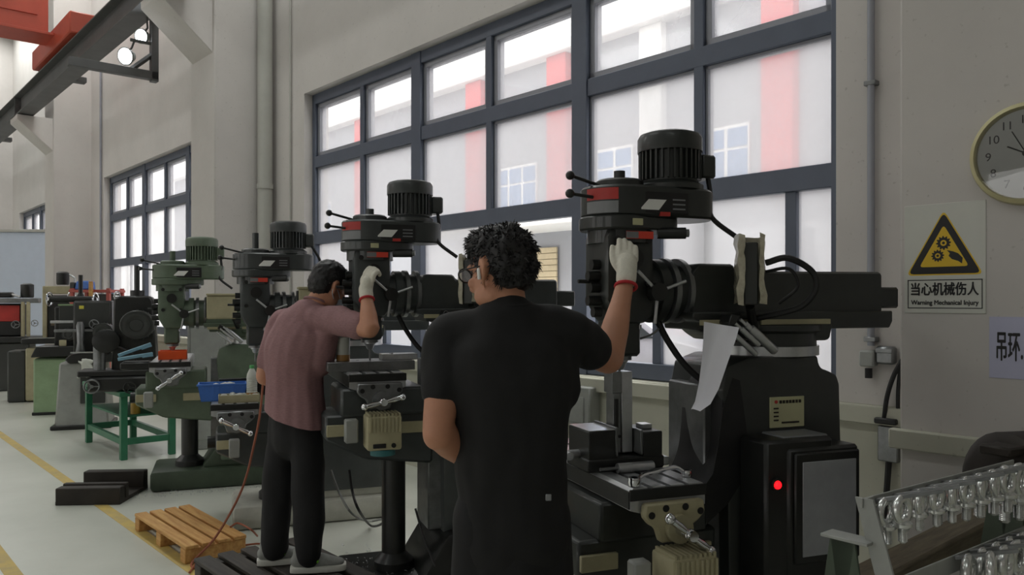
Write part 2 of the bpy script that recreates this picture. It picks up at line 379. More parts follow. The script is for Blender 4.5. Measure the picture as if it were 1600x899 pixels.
# ------------------------------------------------------------------ outside
def facade():
    r = thing('factory_building', 'pale factory block with red piers across the yard outside', 'building', (0, 0, 0), TH)
    V = 15.0
    MB().box((-45, V, 0), (14, V + 6, 8.1)).build('wall', mBUILD, r)
    MB().box((-45, V - .4, 8.0), (14, V + 6, 8.3), .03).build('parapet', mBFR, r)
    for s in (25, 18.5, 15.0, 8.6, 2.0, 31.5):
        MB().box((-s - .36, V - .25, 3.75), (-s + .36, V + .1, 8.0), .02).build('red_pier', mBRED, r)
    for s in (11.9,): MB().box((-s - .33, V - .2, 3.75), (-s + .33, V + .1, 8.0), .02).build('white_pier', mBFR, r)
    for s in (28.3, 21.7, 16.8, 13.4, 10.2, 6.6, 4.2):
        f = MB(); f.box((-s - .85, V - .06, 3.9), (-s + .85, V + .02, 5.3), .01)
        fo = f.build('window', mBFR, r)
        g = MB()
        for q in (-.58, 0, .58): g.box((-s + q - .24, V - .08, 3.98), (-s + q + .24, V - .05, 4.75)); g.box((-s + q - .24, V - .08, 4.82), (-s + q + .24, V - .05, 5.22))
        g.build('pane', mBWIN, fo)
    MB().box((-19.5, V - 1.6, 3.35), (-12.5, V + .1, 3.62), .03).build('canopy', mBFR, r)
    g = MB()
    for k in range(9): g.box((-16.5, V - .12 , 1.5 + k * .16), (-15.1, V - .06, 1.65 + k * .16), .01)
    g.build('shutter_door', mGATE, r)
facade()
def car():
    r = thing('parked_car', 'grey car parked in the yard outside the window', 'car', W(-8.3, 9.5, -.02), TH)
    lo = [(-2.1, .3), (-2.15, .55), (-2.0, .8), (-1.0, .92), (-.4, 1.38), (.9, 1.42), (1.6, 1.0), (2.1, .92), (2.2, .5), (2.1, .3)]
    MB().prism(lo, -.8, .8, 'y', .09, seg=2).build('body', mCAR, r)
    g = MB(); g.prism([(-.85, .95), (-.36, 1.32), (.2, 1.35), (.2, .95)], -.815, .815, 'y'); g.prism([(.27, .95), (.27, 1.35), (.85, 1.35), (1.4, 1.0)], -.815, .815, 'y')
    g.build('side_window', mCARG, r)
    for x in (-1.35, 1.35):
        for y in (-.78, .78):
            w = MB().lathe([(.12, -.09), (.28, -.1), (.32, -.06), (.32, .06), (.28, .1), (.12, .09)], (x, y, .32), (0, 1, 0)).build('wheel', mRUB, r)
    MB().box((-1.0, -.98, .95), (-.85, -.8, 1.08), .03).build('door_mirror', mCAR, r)
car()

# ------------------------------------------------------------------ crane
def crane():
    b = MB(); v = 3.0
    b.box((U0, v - .13, 5.32), (U1, v + .13, 5.34), .004); b.box((U0, v - .12, 4.97), (U1, v + .15, 4.995), .004); b.box((U0, v - .015, 4.98), (U1, v + .015, 5.33))
    r = thing('crane_runway_beam', 'long grey crane runway beam running along the pillars', 'crane beam', (0, 0, 0), TH)
    b.build('i_beam', mRAIL, r)
    MB().box((U0, v - .03, 5.34), (U1, v + .03, 5.385)).build('rail', mRAIL, r)
    for u in (-9.4, -17.4, -25.4, -1.05):
        MB().box((u - .22, v - .16, 4.94), (u + .22, v + .35, 4.972), .004).build('bearing_plate', mRAIL, r)
        MB().box((u - .012, v - .12, 4.99), (u + .012, v + .13, 5.325)).build('stiffener', mRAIL, r)
    for u in (-14.2, -20.5): MB().box((u - .08, v + .1, 5.0), (u + .08, v + .34, 5.09), .01).build('rail_clip', mRAIL, r)
    g = thing('overhead_crane', 'orange overhead crane girder spanning the hall', 'crane', (0, 0, 0), TH)
    u0 = -13.9
    MB().box((u0 - .55, V0 + 1, 5.62), (u0, 2.75, 6.5), .01).build('girder', mORANGE, g)
    MB().box((u0 - .6, V0 + 1, 5.58), (u0 + .05, 2.85, 5.62), .004).build('bottom_flange', mORANGE, g)
    MB().box((u0 - .0, V0 + 1, 5.86), (u0 + .02, 2.6, 5.885)).build('web_rib', mORANGE, g)
    MB().box((u0 - 1.6, 2.82, 5.4), (u0 + 1.0, 3.18, 5.72), .02).build('end_carriage', mORANGE, g)
    for u in (u0 - 1.2, u0 + .6): MB().lathe([(.03, -.07), (.17, -.07), (.17, -.04), (.14, -.04), (.14, .04), (.17, .04), (.17, .07), (.03, .07)], (u, 3.0, 5.525), (0, 1, 0)).build('wheel', mRAIL, g)
    s = MB().box((u0 + .02, -1.6, 5.98), (u0 + .03, 1.57, 6.45), .002).build('blue_sign', mBLUE, g, label='blue sign panel with white edge')
    e = MB(); e.box((u0 + .02, -1.6, 5.95), (u0 + .028, 1.6, 5.98)); e.box((u0 + .02, 1.57, 5.95), (u0 + .028, 1.6, 6.45)); e.build('sign_edge', mWHITE, s)
    y = MB().box((u0 + .02, 1.78, 6.03), (u0 + .03, 2.25, 6.4), .002).build('yellow_plate', mYSIGN, g, label='yellow notice plate')
    # hanging bracket with floodlight
    h = thing('hanging_bracket', 'dark angle-iron bracket hanging below the crane beam', 'bracket', (0, 0, 0), TH)
    ub = -9.8 - .35; vb = 3.15
    MB().box((ub - .05, vb - .05, 4.16), (ub + .05, vb + .03, 4.975), .004).build('post', mRAIL, h)
    MB().box((ub - .05, vb - .95, 4.18), (ub + .05, vb + .03, 4.28), .004).build('arm', mRAIL, h)
    m = MB(); m.tube([(ub, vb - .02, 4.5), (ub, vb - .3, 4.24)], .03, 4); m.tube([(ub, vb, 4.62), (ub, vb - .28, 4.62)], .02, 6); m.build('brace', mRAIL, h)
    for i, (du, dv, dz, r, lb) in enumerate([(-.1, -.3, 4.44, .1, 'round floodlight, lower of the two under the crane beam'), (-.1, -.12, 4.72, .085, 'round floodlight, upper of the two under the crane beam')]):
        L = thing('floodlight', lb + ', hung on the bracket', 'lamp', W(ub + du, vb + dv, dz), TH)
        dd = Vector((.55, -.75, -.25)).normalized()
        MB().lathe([(.02, -.12), (r * .6, -.1), (r, -.005), (r * 1.08, 0), (r * 1.08, .02), (r * .96, .02), (r * .95, .004)], (0, 0, 0), dd).build('housing', mGREY, L)
        MB().lathe([(.001, .004), (r * .93, .004), (r * .9, .014), (.001, .022)], (0, 0, 0), dd).build('lens', mLAMP, L)
        MB().tube([(0, 0, 0), (0.05, .05, .1), (.1, -dv * .2, .16 if i == 0 else .22)], .012, 6).build('yoke', mRAIL, L)
crane()

# ------------------------------------------------------------------ wall fittings
def fittings():
    u, _ = WP(417, 300, 3.95)
    b = MB().cyl((0, 0, 0), (0, 0, CEIL), .085, n=24)
    r = thing('drain_pipe', 'thick pale drain pipe standing beside the first pillar', 'pipe', W(-8.87, 3.98, 0), TH)
    b.build('pipe', mPIPE, r); MB().lathe([(.085, -.03), (.094, -.03), (.094, .03), (.085, .03)], (0, 0, 2.83)).build('clamp', mPIPE, r)
    u, _ = WP(456, 300, D); r = thing('wall_conduit', 'thin conduit on the wall left of the wide window', 'conduit', W(u, D - .02, 0), TH)
    MB().cyl((0, 0, .97), (0, 0, CEIL), .012).build('tube', mPIPE, r)
    u, _ = WP(160, 300, D); r = thing('wall_conduit', 'thin dark conduit on the wall beside the second pillar', 'conduit', W(u, D - .03, 0), TH)
    MB().cyl((0, 0, .97), (0, 0, 5.8), .02).build('tube', mSASH, r)
    u, z = WP(1365, 540, D); r = thing('wall_conduit', 'steel conduit dropping to the socket boxes by the pillar', 'conduit', W(u, D - .03, 0), TH)
    MB().cyl((0, 0, z), (0, 0, CEIL), .018).build('tube', mSASH, r)
    for zz in (z + .02, 2.6, 3.6): MB().box((-.03, -.02, zz), (.03, .03, zz + .025), .003).build('clip', mSTEEL2, r)
    u, z = WP(1362, 560, D); r = thing('socket_box', 'small grey junction box at the foot of the conduit', 'electrical box', W(u, D, z), TH)
    MB().box((-.04, -.06, -.042), (.035, 0, .042), .008).build('box', mGREY, r); MB().cyl((.0, -.035, -.05), (.0, -.035, -.1), .018).build('gland', mRUB, r)
    u, z = WP(1388, 555, D); r = thing('socket_box', 'brownish square socket box right of the junction box', 'electrical box', W(u, D, z), TH)
    MB().box((-.045, -.05, -.045), (.045, 0, .045), .01).build('box', mSTEEL2, r); MB().box((-.042, -.058, .012), (.042, -.048, .036), .003).build('cover', mSTEEL2, r)
    for px, py in ((1404, 383), (1403, 510)):
        pass
    # box under the window
    u, z = WP(910, 628, D); r = thing('wall_box', 'grey metal box on the wall under the window sill', 'electrical box', W(u, D, z), TH)
    MB().box((-.17, -.11, -.15), (.17, 0, .12), .01).build('case', mGREY, r); MB().box((-.15, -.118, -.13), (.12, -.108, .05), .006).build('door', mGREY, r)
    MB().cyl((.08, -.06, -.15), (.06, -.04, -.3), .012).build('cable', mRUB, r)
    # sockets on the pillar corner
    r = thing('pillar_socket', 'dark socket plate on the pillar edge with black cables', 'electrical box', W(WP(1393, 690, D)[0], D, .80), TH)
    MB().box((-.05, -.05, -.11), (.05, 0, .07), .006).build('plate', mSTEEL2, r); MB().box((-.06, -.07, .08), (.05, 0, .11), .006).build('cap', mRUB, r)
    c = MB().tube([(-.02, -.04, .1), (0, -.05, .22), (.03, -.04, .33), (.07, -.02, .42)], .012, 8, 6); c.tube([(.045, -.03, .1), (.045, -.03, .25), (.055, -.02, .4)], .01, 8, 4)
    c.tube([(.0, -.03, -.1), (-.01, -.04, -.3), (-.03, -.04, -.5), (-.03, -.04, -.74)], .016, 8, 6); c.build('cable', mRUB, r)
    # clock
    r = thing('wall_clock', 'round wall clock with pale gold rim hanging on the pillar', 'clock', W(-.967, PD, CH + (470 - 243) * 3.04 / F), TH)
    R = .195
    MB().lathe([(.0, 0), (R, 0), (R, .02), (R * .97, .035), (R * .9, .04), (R * .87, .03), (R * .86, .018), (.001, .016)], (0, 0, 0), (0, -1, 0), 48).build('rim', mGOLD, r)
    MB().lathe([(.001, .0165), (R * .865, .0165), (R * .86, .019), (.001, .019)], (0, 0, 0), (0, -1, 0), 48).build('dial', mDIAL, r)
    for n in range(1, 13):
        a = n / 12 * 2 * PI; q = R * .66
        textmesh(str(n), .045, mINK, 'numeral', r, (q * math.sin(a), -.0195, q * math.cos(a)))
    hd = MB()
    for a, l, w in ((-62, .07, .006), (-28, .1, .004)):
        a = math.radians(a); d = Vector((math.sin(a), 0, math.cos(a))); hd.tube([Vector((0, -.022, 0)) - d * .02, Vector((0, -.022, 0)) + d * l], w / 2, 6)
    hd.cyl((0, -.019, 0), (0, -.027, 0), .012); hd.build('hands', mINK, r)
    MB().cyl((0, -.019, -.072), (0, -.0205, -.072), .006).build('mark', mRED, r)
    MB().lathe([(.001, .0375), (R * .5, .0365), (R * .875, .033), (R * .875, .0325), (.001, .0365)], (0, 0, 0), (0, -1, 0), 48).build('glass', mCGL, r)
    # warning sign
    u0, zt = WP(1414, 323, PD); u1, _ = WP(1541, 317, PD); _, zb = WP(1414, 489, PD)
    r = thing('warning_sign', 'warning board with yellow gear triangle and black writing on the pillar', 'sign', W((u0 + u1) / 2, PD, zb), TH)
    w = (u1 - u0) / 2; h = zt - zb; y = -.004
    MB().box((-w, y, 0), (w, 0, h), .001).build('board', mPANELW, r)
    def wl(px, py): q = WP(px, py, PD); return q[0] - (u0 + u1) / 2, q[1] - zb
    ax, az = wl(1475, 332); lx, lz = wl(1420, 429); rx, rz_ = wl(1534, 427)
    bz = (lz + rz_) / 2; hw = (rx - lx) / 2; cx = (lx + rx) / 2; tz = az
    def tri(k, yy0, yy1, nm, m):
        c = bz + (tz - bz) * .36; rr = .1 * k
        pts = [(cx - hw * k, c + (bz - c) * k), (cx + hw * k, c + (bz - c) * k), (cx, c + (tz - c) * k)]
        out = []
        for i in range(3):
            p, a, d = Vector(pts[i]), Vector(pts[i - 1]), Vector(pts[(i + 1) % 3]); q0 = p + (a - p) * .08; q1 = p + (d - p) * .08
            for t in (0, .33, .66, 1): out.append(tuple(q0 * (1 - t) ** 2 + p * 2 * t * (1 - t) + q1 * t * t))
        return MB().prism(out, yy0, yy1, 'y').build(nm, m, r, smooth=0)
    tri(1.06, y - .0004, y, 'triangle_edge', mWARN); tri(1.0, y - .0008, y - .0002, 'triangle_border', mINK); tri(.68, y - .0012, y - .0006, 'triangle_field', mWARN)
    def gear(px, py, rr):
        gx, gz = wl(px, py); pts = []
        for i in range(48):
            a = 2 * PI * i / 48; q = rr if (i % 4) < 2 else rr * .78; pts.append((gx + q * math.cos(a), gz + q * math.sin(a)))
        MB().prism(pts, y - .0016, y - .001, 'y').build('gear', mINK, r, smooth=0)
        MB().cyl((gx, y - .0015, gz), (gx, y - .0019, gz), rr * .42).build('gear_ring', mWARN, r); MB().cyl((gx, y - .0018, gz), (gx, y - .0022, gz), rr * .2).build('gear_hub', mINK, r)
    gear(1475, 380, .0285); gear(1466, 400, .025)
    hp = [wl(*p) for p in ((1480, 391), (1490, 393), (1498, 396), (1505, 403), (1504, 412), (1498, 408), (1488, 405), (1483, 400), (1485, 396))]
    MB().prism(hp, y - .0016, y - .001, 'y').build('hand_mark', mINK, r, smooth=0)
    fx0, fz1 = wl(1419, 438); fx1, _ = wl(1536, 437); _, fz0 = wl(1419, 482); t = .0035
    fb = MB()
    for lo, hi in (((fx0, fz0), (fx1, fz0 + t)), ((fx0, fz1 - t), (fx1, fz1)), ((fx0, fz0), (fx0 + t, fz1)), ((fx1 - t, fz0), (fx1, fz1))): fb.box((lo[0], y - .0008, lo[1]), (hi[0], y - .0002, hi[1]))
    fb.build('text_frame', mINK, r, smooth=0)
    fw = fx1 - fx0
    textmesh('当心机械伤人', .056, mINK, 'chinese_text', r, ((fx0 + fx1) / 2, y - .0008, fz0 + (fz1 - fz0) * .64), width=fw * .9, heavy=.0013)
    textmesh('Warning Mechanical Injury', .026, mINK, 'english_text', r, ((fx0 + fx1) / 2, y - .0008, fz0 + (fz1 - fz0) * .2), width=fw * .9, heavy=.0006)
    # paper sign
    u0, zt = WP(1546, 495, PD); _, zb = WP(1546, 590, PD); u1 = u0 + .25
    r = thing('paper_notice', 'lavender paper notice with two large handwritten-style characters on the pillar', 'sign', W(u0, PD, zb), TH)
    MB().box((0, -.003, 0), (.25, 0, zt - zb), .0005).build('sheet', mPAPERL, r)
    ux, uz = WP(1578, 545, PD)
    q = textmesh('吊环.', .085, mINK, 'characters', r, (ux - u0, -.0035, uz - zb), width=.088, heavy=.0011); q.scale = (1, 1.45, 1)
    r = thing('partition', 'pale blue partition screen at the far left', 'partition', (0, 0, 0))
    a = P(-40, 363, 17.5); c = P(76, 363, 17.5)
    r.location = (a.x, 17.5, 0); MB().box((0, 0, 0), (c.x - a.x, .12, a.z), .01).build('panel', mPARTN, r); MB().box((-.02, -.06, a.z), (c.x - a.x + .02, .18, a.z + .06), .01).build('cap_rail', mPIPE, r)
fittings()

# ------------------------------------------------------------------ turret milling machines
MA = math.radians(20)
MILLS = [(.382, 2.83), (-.714, 4.0), (-1.74, 5.4), (-2.75, 6.45)]
MSC = [1, 1, 1.05, 1.08]
def ML(i, x, y, z):                      # a point in a milling machine's own axes
    o = MILLS[i]; c, s = math.cos(MA) * MSC[i], math.sin(MA) * MSC[i]
    return Vector((o[0] + c * x - s * y, o[1] + s * x + c * y, z * MSC[i]))
def mill(i, label, tz, paint, paint2, rs=0, dz=0, crank=-35, basem=None, near=-.33, strip=True, tall=.03, dro='wrapped', detail=True, rods=True, work=None, re=1.215, tx=0, feed=True, by=(-.3, .3)):
    r = thing('milling_machine', label, 'milling machine', (MILLS[i][0], MILLS[i][1], 0), MA, 'row of turret milling machines'); r.scale = (MSC[i],) * 3
    B = lambda nm, b, m, p=r, **k: b.build(nm, m, p, **k)
    basem = basem or mBLACK
    # base and column
    b = MB().box((-.14, by[0], 0), (.92, by[1], .15), .03, seg=2)
    b.prism([(.2, .14), (.9, .14), (.86, .36), (.34, .36)], by[0] + .05, by[1] - .05, 'y', .03, seg=2); B('base', b, basem)
    cp = [(.34, .2), (.33, 1.0), (.31, 1.18), (.33, 1.27), (.42, 1.3), (.722, 1.3), (.728, 1.27), (.74, 1.252), (.775, 1.24), (.81, 1.225), (.822, 1.19), (.828, 1.0), (.86, .2)]
    column = B('column', MB().prism([(x, z + (dz if z > .5 else 0)) for x, z in cp], -.175, .175, 'y', .016, seg=2), paint)
    b = MB().box((.27, -.12, .35), (.35, .12, 1.2 + dz), .006); B('knee_way', b, mSTEEL2)
    B('swivel_ring', MB().cyl((.625, 0, 1.298 + dz), (.625, 0, 1.333 + dz), .192, n=40), mSTEEL)
    B('turret', MB().lathe([(.183, 1.33), (.183, 1.38), (.2, 1.39), (.2, 1.41)], (.625, 0, dz), n=36).prism([(.36, 1.375 + dz), (.40, 1.352 + dz), (.79, 1.352 + dz), (.805, 1.36 + dz), (.815, 1.40 + dz), (.815, 1.43 + dz), (.33, 1.43 + dz), (.33, 1.40 + dz)], -.145, .145, 'y', .006), paint)
    X = lambda x: x - rs
    for xa, xb in ((.245, .45), (.49, .80)): B('ram_scale', MB().box((xa, -.152, 1.413 + dz), (xb, -.13, 1.432 + dz), .001), mCREAM)
    # ram
    b = MB().prism([(X(.23), 1.45), (X(.23), 1.6), (X(.26), 1.632), (X(.405), 1.632), (X(.42), 1.607), (re - .13, 1.612), (re - .12, 1.6), (re - .12, 1.45)], -.105, .105, 'y', .01)
    b.prism([(X(.22), 1.435), (X(.22), 1.46), (re - .095, 1.46), (re - .095, 1.42), (re - .11, 1.395), (X(.26), 1.395), (X(.255), 1.425)], -.13, .13, 'y', .004)
    for v in range(0): pass
    q = B('ram', b, paint); q.location.z = dz
    q = B('ram_end', MB().box((re - .125, -.07, 1.47), (re, .07, 1.553), .008), paint2); q.location.z = dz
    k = MB().cyl((X(.08), 0, 1.535), (X(.235), 0, 1.535), .098, n=36); k.lathe([(.098, 0), (.115, .0), (.115, .035), (.098, .035)], (X(.115), 0, 1.535), (1, 0, 0), 36)
    for j in range(6):
        a = j * PI / 3 + .3; k.cyl((X(.1), .078 * math.cos(a), 1.535 + .078 * math.sin(a)), (X(.118), .078 * math.cos(a), 1.535 + .078 * math.sin(a)), .012)
    q = B('tilt_knuckle', k, paint); q.location.z = dz
    g = MB().lathe([(.1, 0), (.1185, .0), (.1185, .02), (.1, .02)], (X(.165), 0, 1.535), (1, 0, 0), 40); g.lathe([(.1, 0), (.1175, .0), (.1175, .018), (.1, .018)], (X(.222), 0, 1.535), (1, 0, 0), 40)
    q = B('graduated_ring', g, mSTEEL2); q.location.z = dz
    # head group
    x0 = -rs; H = thing_part('head', r, (x0, 0, dz))
    b = MB().prism([(-.095, 1.50), (-.095, 1.72), (-.08, 1.76), (.075, 1.76), (.088, 1.72), (.088, 1.46), (.06, 1.42), (-.05, 1.42)], -.095, .095, 'y', .02, seg=2)
    b.box((-.055, -.07, 1.305), (.05, .07, 1.44), .012); b.cyl((0, 0, 1.70), (0, 0, 1.78), .115, n=32)
    head = b.build('head_casting', paint, H)
    for z in (1.71, 1.56):
        for x in (-.06, .06): MB().cyl((x, -.09, z), (x, -.105, z), .012).build('bolt', mBLACK, H)
    MB().cyl((.0, -.09, 1.645), (.0, -.112, 1.645), .035).build('side_cover', mBLACK, H)
    for z, l in ((1.46, .03), (1.50, .05), (1.545, .04), (1.585, .05), (1.625, .035)): MB().cyl((-.09, -.03, z), (-.09 - l, -.03, z), .018).build('side_knob', mBLACK, H)
    MB().cyl((-.09, -.02, 1.565), (-.17, -.02, 1.567), .007).build('side_lever', mBLACK, H)
    # quill, spindle, cutter
    MB().cyl((.0, 0, 1.29), (.0, 0, 1.44), .043, n=28).build('quill', mSTEEL2, H)
    MB().lathe([(.03, 1.30), (.03, 1.285), (.022, 1.275), (.018, 1.262), (.012, 1.255)], n=20).build('collet_nut', mSTEEL, H)
    MB().cyl((0, 0, 1.258), (0, 0, 1.2 if work is None else work), .005, n=10).build('cutter', mSTEEL2, H)
    b = MB().cyl((.045, -.05, 1.31), (.045, -.05, 1.45), .006); b.cyl((.045, -.05, 1.40), (.045, -.05, 1.415), .014); b.build('depth_stop_rod', mCHROME, H)
    # belt housing
    def stad(r1, r2, c1, c2):
        return [(c1 + r1 * math.cos(a), r1 * math.sin(a)) for a in [PI / 2 + PI * t / 14 for t in range(15)]] + [(c2 + r2 * math.cos(a), r2 * math.sin(a)) for a in [-PI / 2 + PI * t / 14 for t in range(15)]]
    MB().prism(stad(.13, .115, -.01, .25), 1.79, 1.897, 'z', .008).build('belt_housing', paint, H)
    MB().prism(stad(.135, .1, -.01, .12), 1.745, 1.793, 'z', .006).build('gear_housing', paint, H)
    MB().lathe([(.085, 1.895), (.085, 1.92), (.075, 1.927), (.02, 1.93), (.02, 1.93 + tall), (.001, 1.932 + tall)], (0, 0, 0), n=28).build('brake_cap', paint2, H)
    # motor
    mo = MB().lathe([(.12, 1.897), (.12, 1.915), (.098, 1.93), (.098, 2.045), (.108, 2.045)], (.205, 0, 0), n=36)
    for j in range(32):
        a = 2 * PI * j / 32; mo.box((.095, -.0035, 1.935), (.113, .0035, 2.04), 0, Matrix.Translation((.205, 0, 0)) @ Matrix.Rotation(a, 4, 'Z'))
    motor = mo.build('motor', paint2, H)
    MB().lathe([(.105, 2.035), (.1165, 2.037), (.1165, 2.085), (.108, 2.1), (.085, 2.108), (.001, 2.108)], (.205, 0, 0), n=36).build('fan_cowl', paint2, motor)
    MB().box((.305, -.06, 1.945), (.365, .05, 2.03), .008).build('terminal_box', paint2, motor)
    MB().tube([(.34, -.04, 1.95), (.345, -.05, 1.88), (.33, -.08, 1.8), (.42, -.12, 1.72)] if i != 2 else [(.35, -.05, 1.95), (.40, -.08, 1.85), (.42, -.1, 1.7), (.36, -.12, 1.62)], .009, 8, 6).build('motor_cable', mRUB, motor)
    # levers
    def lever(a, c, nm, rr=.016):
        l = MB().cyl(a, c, .006).build(nm, mBLACK, H); MB().sphere(c, rr).build('knob', mBLACK, l)
    lever((-.08, -.02, 1.9), (-.205, -.03, 1.93), 'speed_lever'); lever((-.12, -.05, 1.855), (-.215, -.05, 1.865), 'clutch_lever')
    b = MB().cyl((.10, -.09, 1.735), (.19, -.13, 1.735), .02); b.build('motor_lock_handle', mBLACK, H); 
    MB().cyl((.185, -.128, 1.735), (.2, -.133, 1.735), .014).build('lock_tip', mSTEEL2, H)
    hub = MB().cyl((.085, -.09, 1.53), (.085, -.135, 1.53), .032).build('feed_hub', mBLACK, H)
    for a in (140, 20, 260):
        a = math.radians(a); d = Vector((math.cos(a), -.12, math.sin(a))); MB().cyl(Vector((.085, -.12, 1.53)), Vector((.085, -.12, 1.53)) + d * .11, .006).build('feed_lever', mSTEEL, hub)
    # plates and stickers
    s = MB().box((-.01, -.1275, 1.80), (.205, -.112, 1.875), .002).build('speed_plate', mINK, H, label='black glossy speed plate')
    m = MB().prism([(.01, 1.812), (.085, 1.812), (.115, 1.848), (.045, 1.848)], -.1285, -.1268, 'y'); m.build('plate_lettering', mWHITE, s)  # white patch painted as the window's reflection in the glossy plate
    m = MB()
    for j in range(3): m.box((.14, -.1283, 1.815 + j * .016), (.19, -.1272, 1.820 + j * .016))
    m.build('plate_lines', mLABG, s)
    if i in (0, 1):
        MB().box((.09, -.1285, 1.772 + .02), (.13, -.1175, 1.806)).build('red_sticker', mRED, H)
        # stickers on the nose of the belt housing
        for nm, m, z0, z1 in (('red_sticker', mRED, 1.845, 1.885), ('grey_sticker', mLABG, 1.80, 1.84)):
            q = MB(); pts = [(-.01 + .1312 * math.cos(a), .1312 * math.sin(a)) for a in [PI * (1.06 + .05 * t) for t in range(7)]]
            q.rings([[Vector((x, y, z0)), Vector((x, y, z1)), Vector((x * .99, y * .99, z1)), Vector((x * .99, y * .99, z0))] for x, y in pts]); q.build(nm, m, H)
        MB().box((-.02, -.135, 1.757), (.02, -.128, 1.78), .001).build('cream_sticker', mLABY, H)
    if i != 3:
        MB().box((-.035, -.118, 1.712), (.07, -.1145, 1.738), .001).build('red_label', mREDL, H, label='bright red label on the head')
        MB().box((-.035, -.1185, 1.713), (.012, -.1150, 1.737), .001).build('pale_label', mLABG, H)
    # knee, saddle, table
    kz = tz - .42
    b = MB().prism([(-.24, tz - .2), (-.24, kz + .1), (-.05, kz), (.28, kz - .04), (.29, tz - .2)], -.17, .17, 'y', .012)
    B('knee', b, paint)
    B('elevating_screw', MB().cyl((.12, 0, .14), (.12, 0, kz + .02), .06, n=24).lathe([(.1, .145), (.1, .19), (.06, .23)], (.12, 0, 0)), mBLACK)
    B('saddle', MB().box((-.17, -.19, tz - .21), (.24, .19, tz - .075), .012), paint)
    if strip:
        
        for xa, xb in ((-.235, -.10), (.08, .26)): B('slide_strip', MB().box((xa, -.185, tz - .30), (xb, -.168, tz - .245), .003), mCREAM)
    L = .92
    prof = [(-.135, -.01), (-.125, 0)]
    for c in (-.066, .0, .066): prof += [(c - .009, 0), (c - .009, -.018), (c - .016, -.018), (c - .016, -.03), (c + .016, -.03), (c + .016, -.018), (c + .009, -.018), (c + .009, 0)]
    prof += [(.125, 0), (.135, -.01), (.135, -.07), (.1, -.08), (-.1, -.08), (-.135, -.07)]
    q = B('table', MB().prism([(x + tx, tz + z) for x, z in prof], near, near + L, 'y'), mTABLE, smooth=25)
    T = Matrix.Translation((tx, 0, 0))
    MB().box((-.139, near + .005, tz - .066), (-.133, near + L, tz - .012), 0, T).box((-.138, near - .004, tz - .04), (.138, near + .004, tz - .004), .002, T).build('table_edge', mBLACK, q)
    b = MB().prism([(-.1, tz - .045), (.11, tz - .045), (.115, tz - .085), (.09, tz - .11), (.065, tz - .125), (.055, tz - .17), (-.045, tz - .17), (-.06, tz - .125), (-.085, tz - .11), (-.105, tz - .085)], near - .035, near - .003, 'y', .006, T)
    b.cyl((.01, near - .035, tz - .125), (.01, near - .06, tz - .125), .045, M=T)
    br = B('end_bracket', b, mSTEEL2 if i else mCREAM)
    for x, z in ((-.08, -.08), (-.03, -.062), (.04, -.062), (.095, -.08)):
        MB().cyl((x, near - .033, tz + z), (x, near - .038, tz + z), .011, M=T).build('bolt_hole', mGRILLE, br)
    a = math.radians(crank); d = Vector((math.cos(a), 0, math.sin(a))); hc = Vector((.005 + tx, near - .12, tz - .125))
    h = MB().cyl(hc + Vector((0, .07, 0)), hc - Vector((0, .02, 0)), .016); h.lathe([(.011, -.085), (.013, -.05), (.008, -.01), (.008, .01), (.013, .05), (.011, .085)], hc, d, 14)
    hh = B('crank_handle', h, mCHROME)
    for q2 in (-1, 1): MB().sphere(hc + d * .09 * q2, .017).build('ball_end', mCHROME, hh)
    MB().sphere(hc, .02).build('crank_hub', mCHROME, hh)
    if feed:
        fx = MB().box((-.075, near - .15, tz - .345), (.085, near - .02, tz - .185), .012, seg=2)
        for j in range(9): fx.box((-.065 + j * .017, near - .145, tz - .188), (-.057 + j * .017, near - .03, tz - .176))
        for j in range(9): fx.box((-.065 + j * .017, near - .156, tz - .26), (-.057 + j * .017, near - .145, tz - .192))
        pf = B('power_feed', fx, mCREAM)
        MB().box((-.05, near - .154, tz - .332), (.01, near - .148, tz - .312), .002).build('feed_slot', mGRILLE, pf)
        MB().cyl((.045, near - .148, tz - .322), (.045, near - .156, tz - .322), .011).build('feed_button', mGRILLE, pf)
        MB().cyl((.005, near - .09, tz - .345), (.005, near - .09, tz - .372), .058).build('feed_cap', mTEAL, pf)
    m = MB().box((-.165, near - .08, tz - .315), (-.105, near - .03, tz - .205), .006); B('limit_switch', m, mGREY)
    kc = MB().cyl((-.24, .05, tz - .29), (-.29, .05, tz - .29), .04); B('knee_shaft', kc, mBLACK)
    # digital readout
    if dro == 'wrapped':
        d0 = thing_part('readout_display', r, (.405 if i == 0 else .47, -.2, 1.60 + dz)); d0.rotation_euler = (0, 0, -MA - .2)
        MB().box((-.025, -.06, -.115), (.022, .06, .10), .004).build('casing', mSCREEN, d0)
        w = MB(); rr = random.Random(i)
        n = 16; R = []
        for zz in range(9):
            z = -.11 + .235 * zz / 8; ring = []
            for j in range(n):
                a = 2 * PI * j / n; ex = .047 + rr.uniform(-.006, .007); ey = .075 + rr.uniform(-.006, .006)
                cx = max(-1, min(1, 1.35 * math.cos(a))); cy = max(-1, min(1, 1.35 * math.sin(a)))
                ring.append(Vector((cx * ex, cy * ey, z + rr.uniform(-.008, .008))))
            R.append(ring)
        o = w.rings(R, False); me = w.build('plastic_wrap', mFOIL, d0)
        me.data.materials[0] = mFOIL
        bm = bmesh.new(); bm.from_mesh(me.data)
        bmesh.ops.delete(bm, geom=[f for f in bm.faces if f.calc_center_median().y < -.055 and abs(f.calc_center_median().x) < .03], context='FACES'); bm.to_mesh(me.data); bm.free()
        MB().tube([(.0, 0, -.12), (.02, .08, -.2), (.03, .12, -.24)], .016).build('arm', mBLACK, d0)
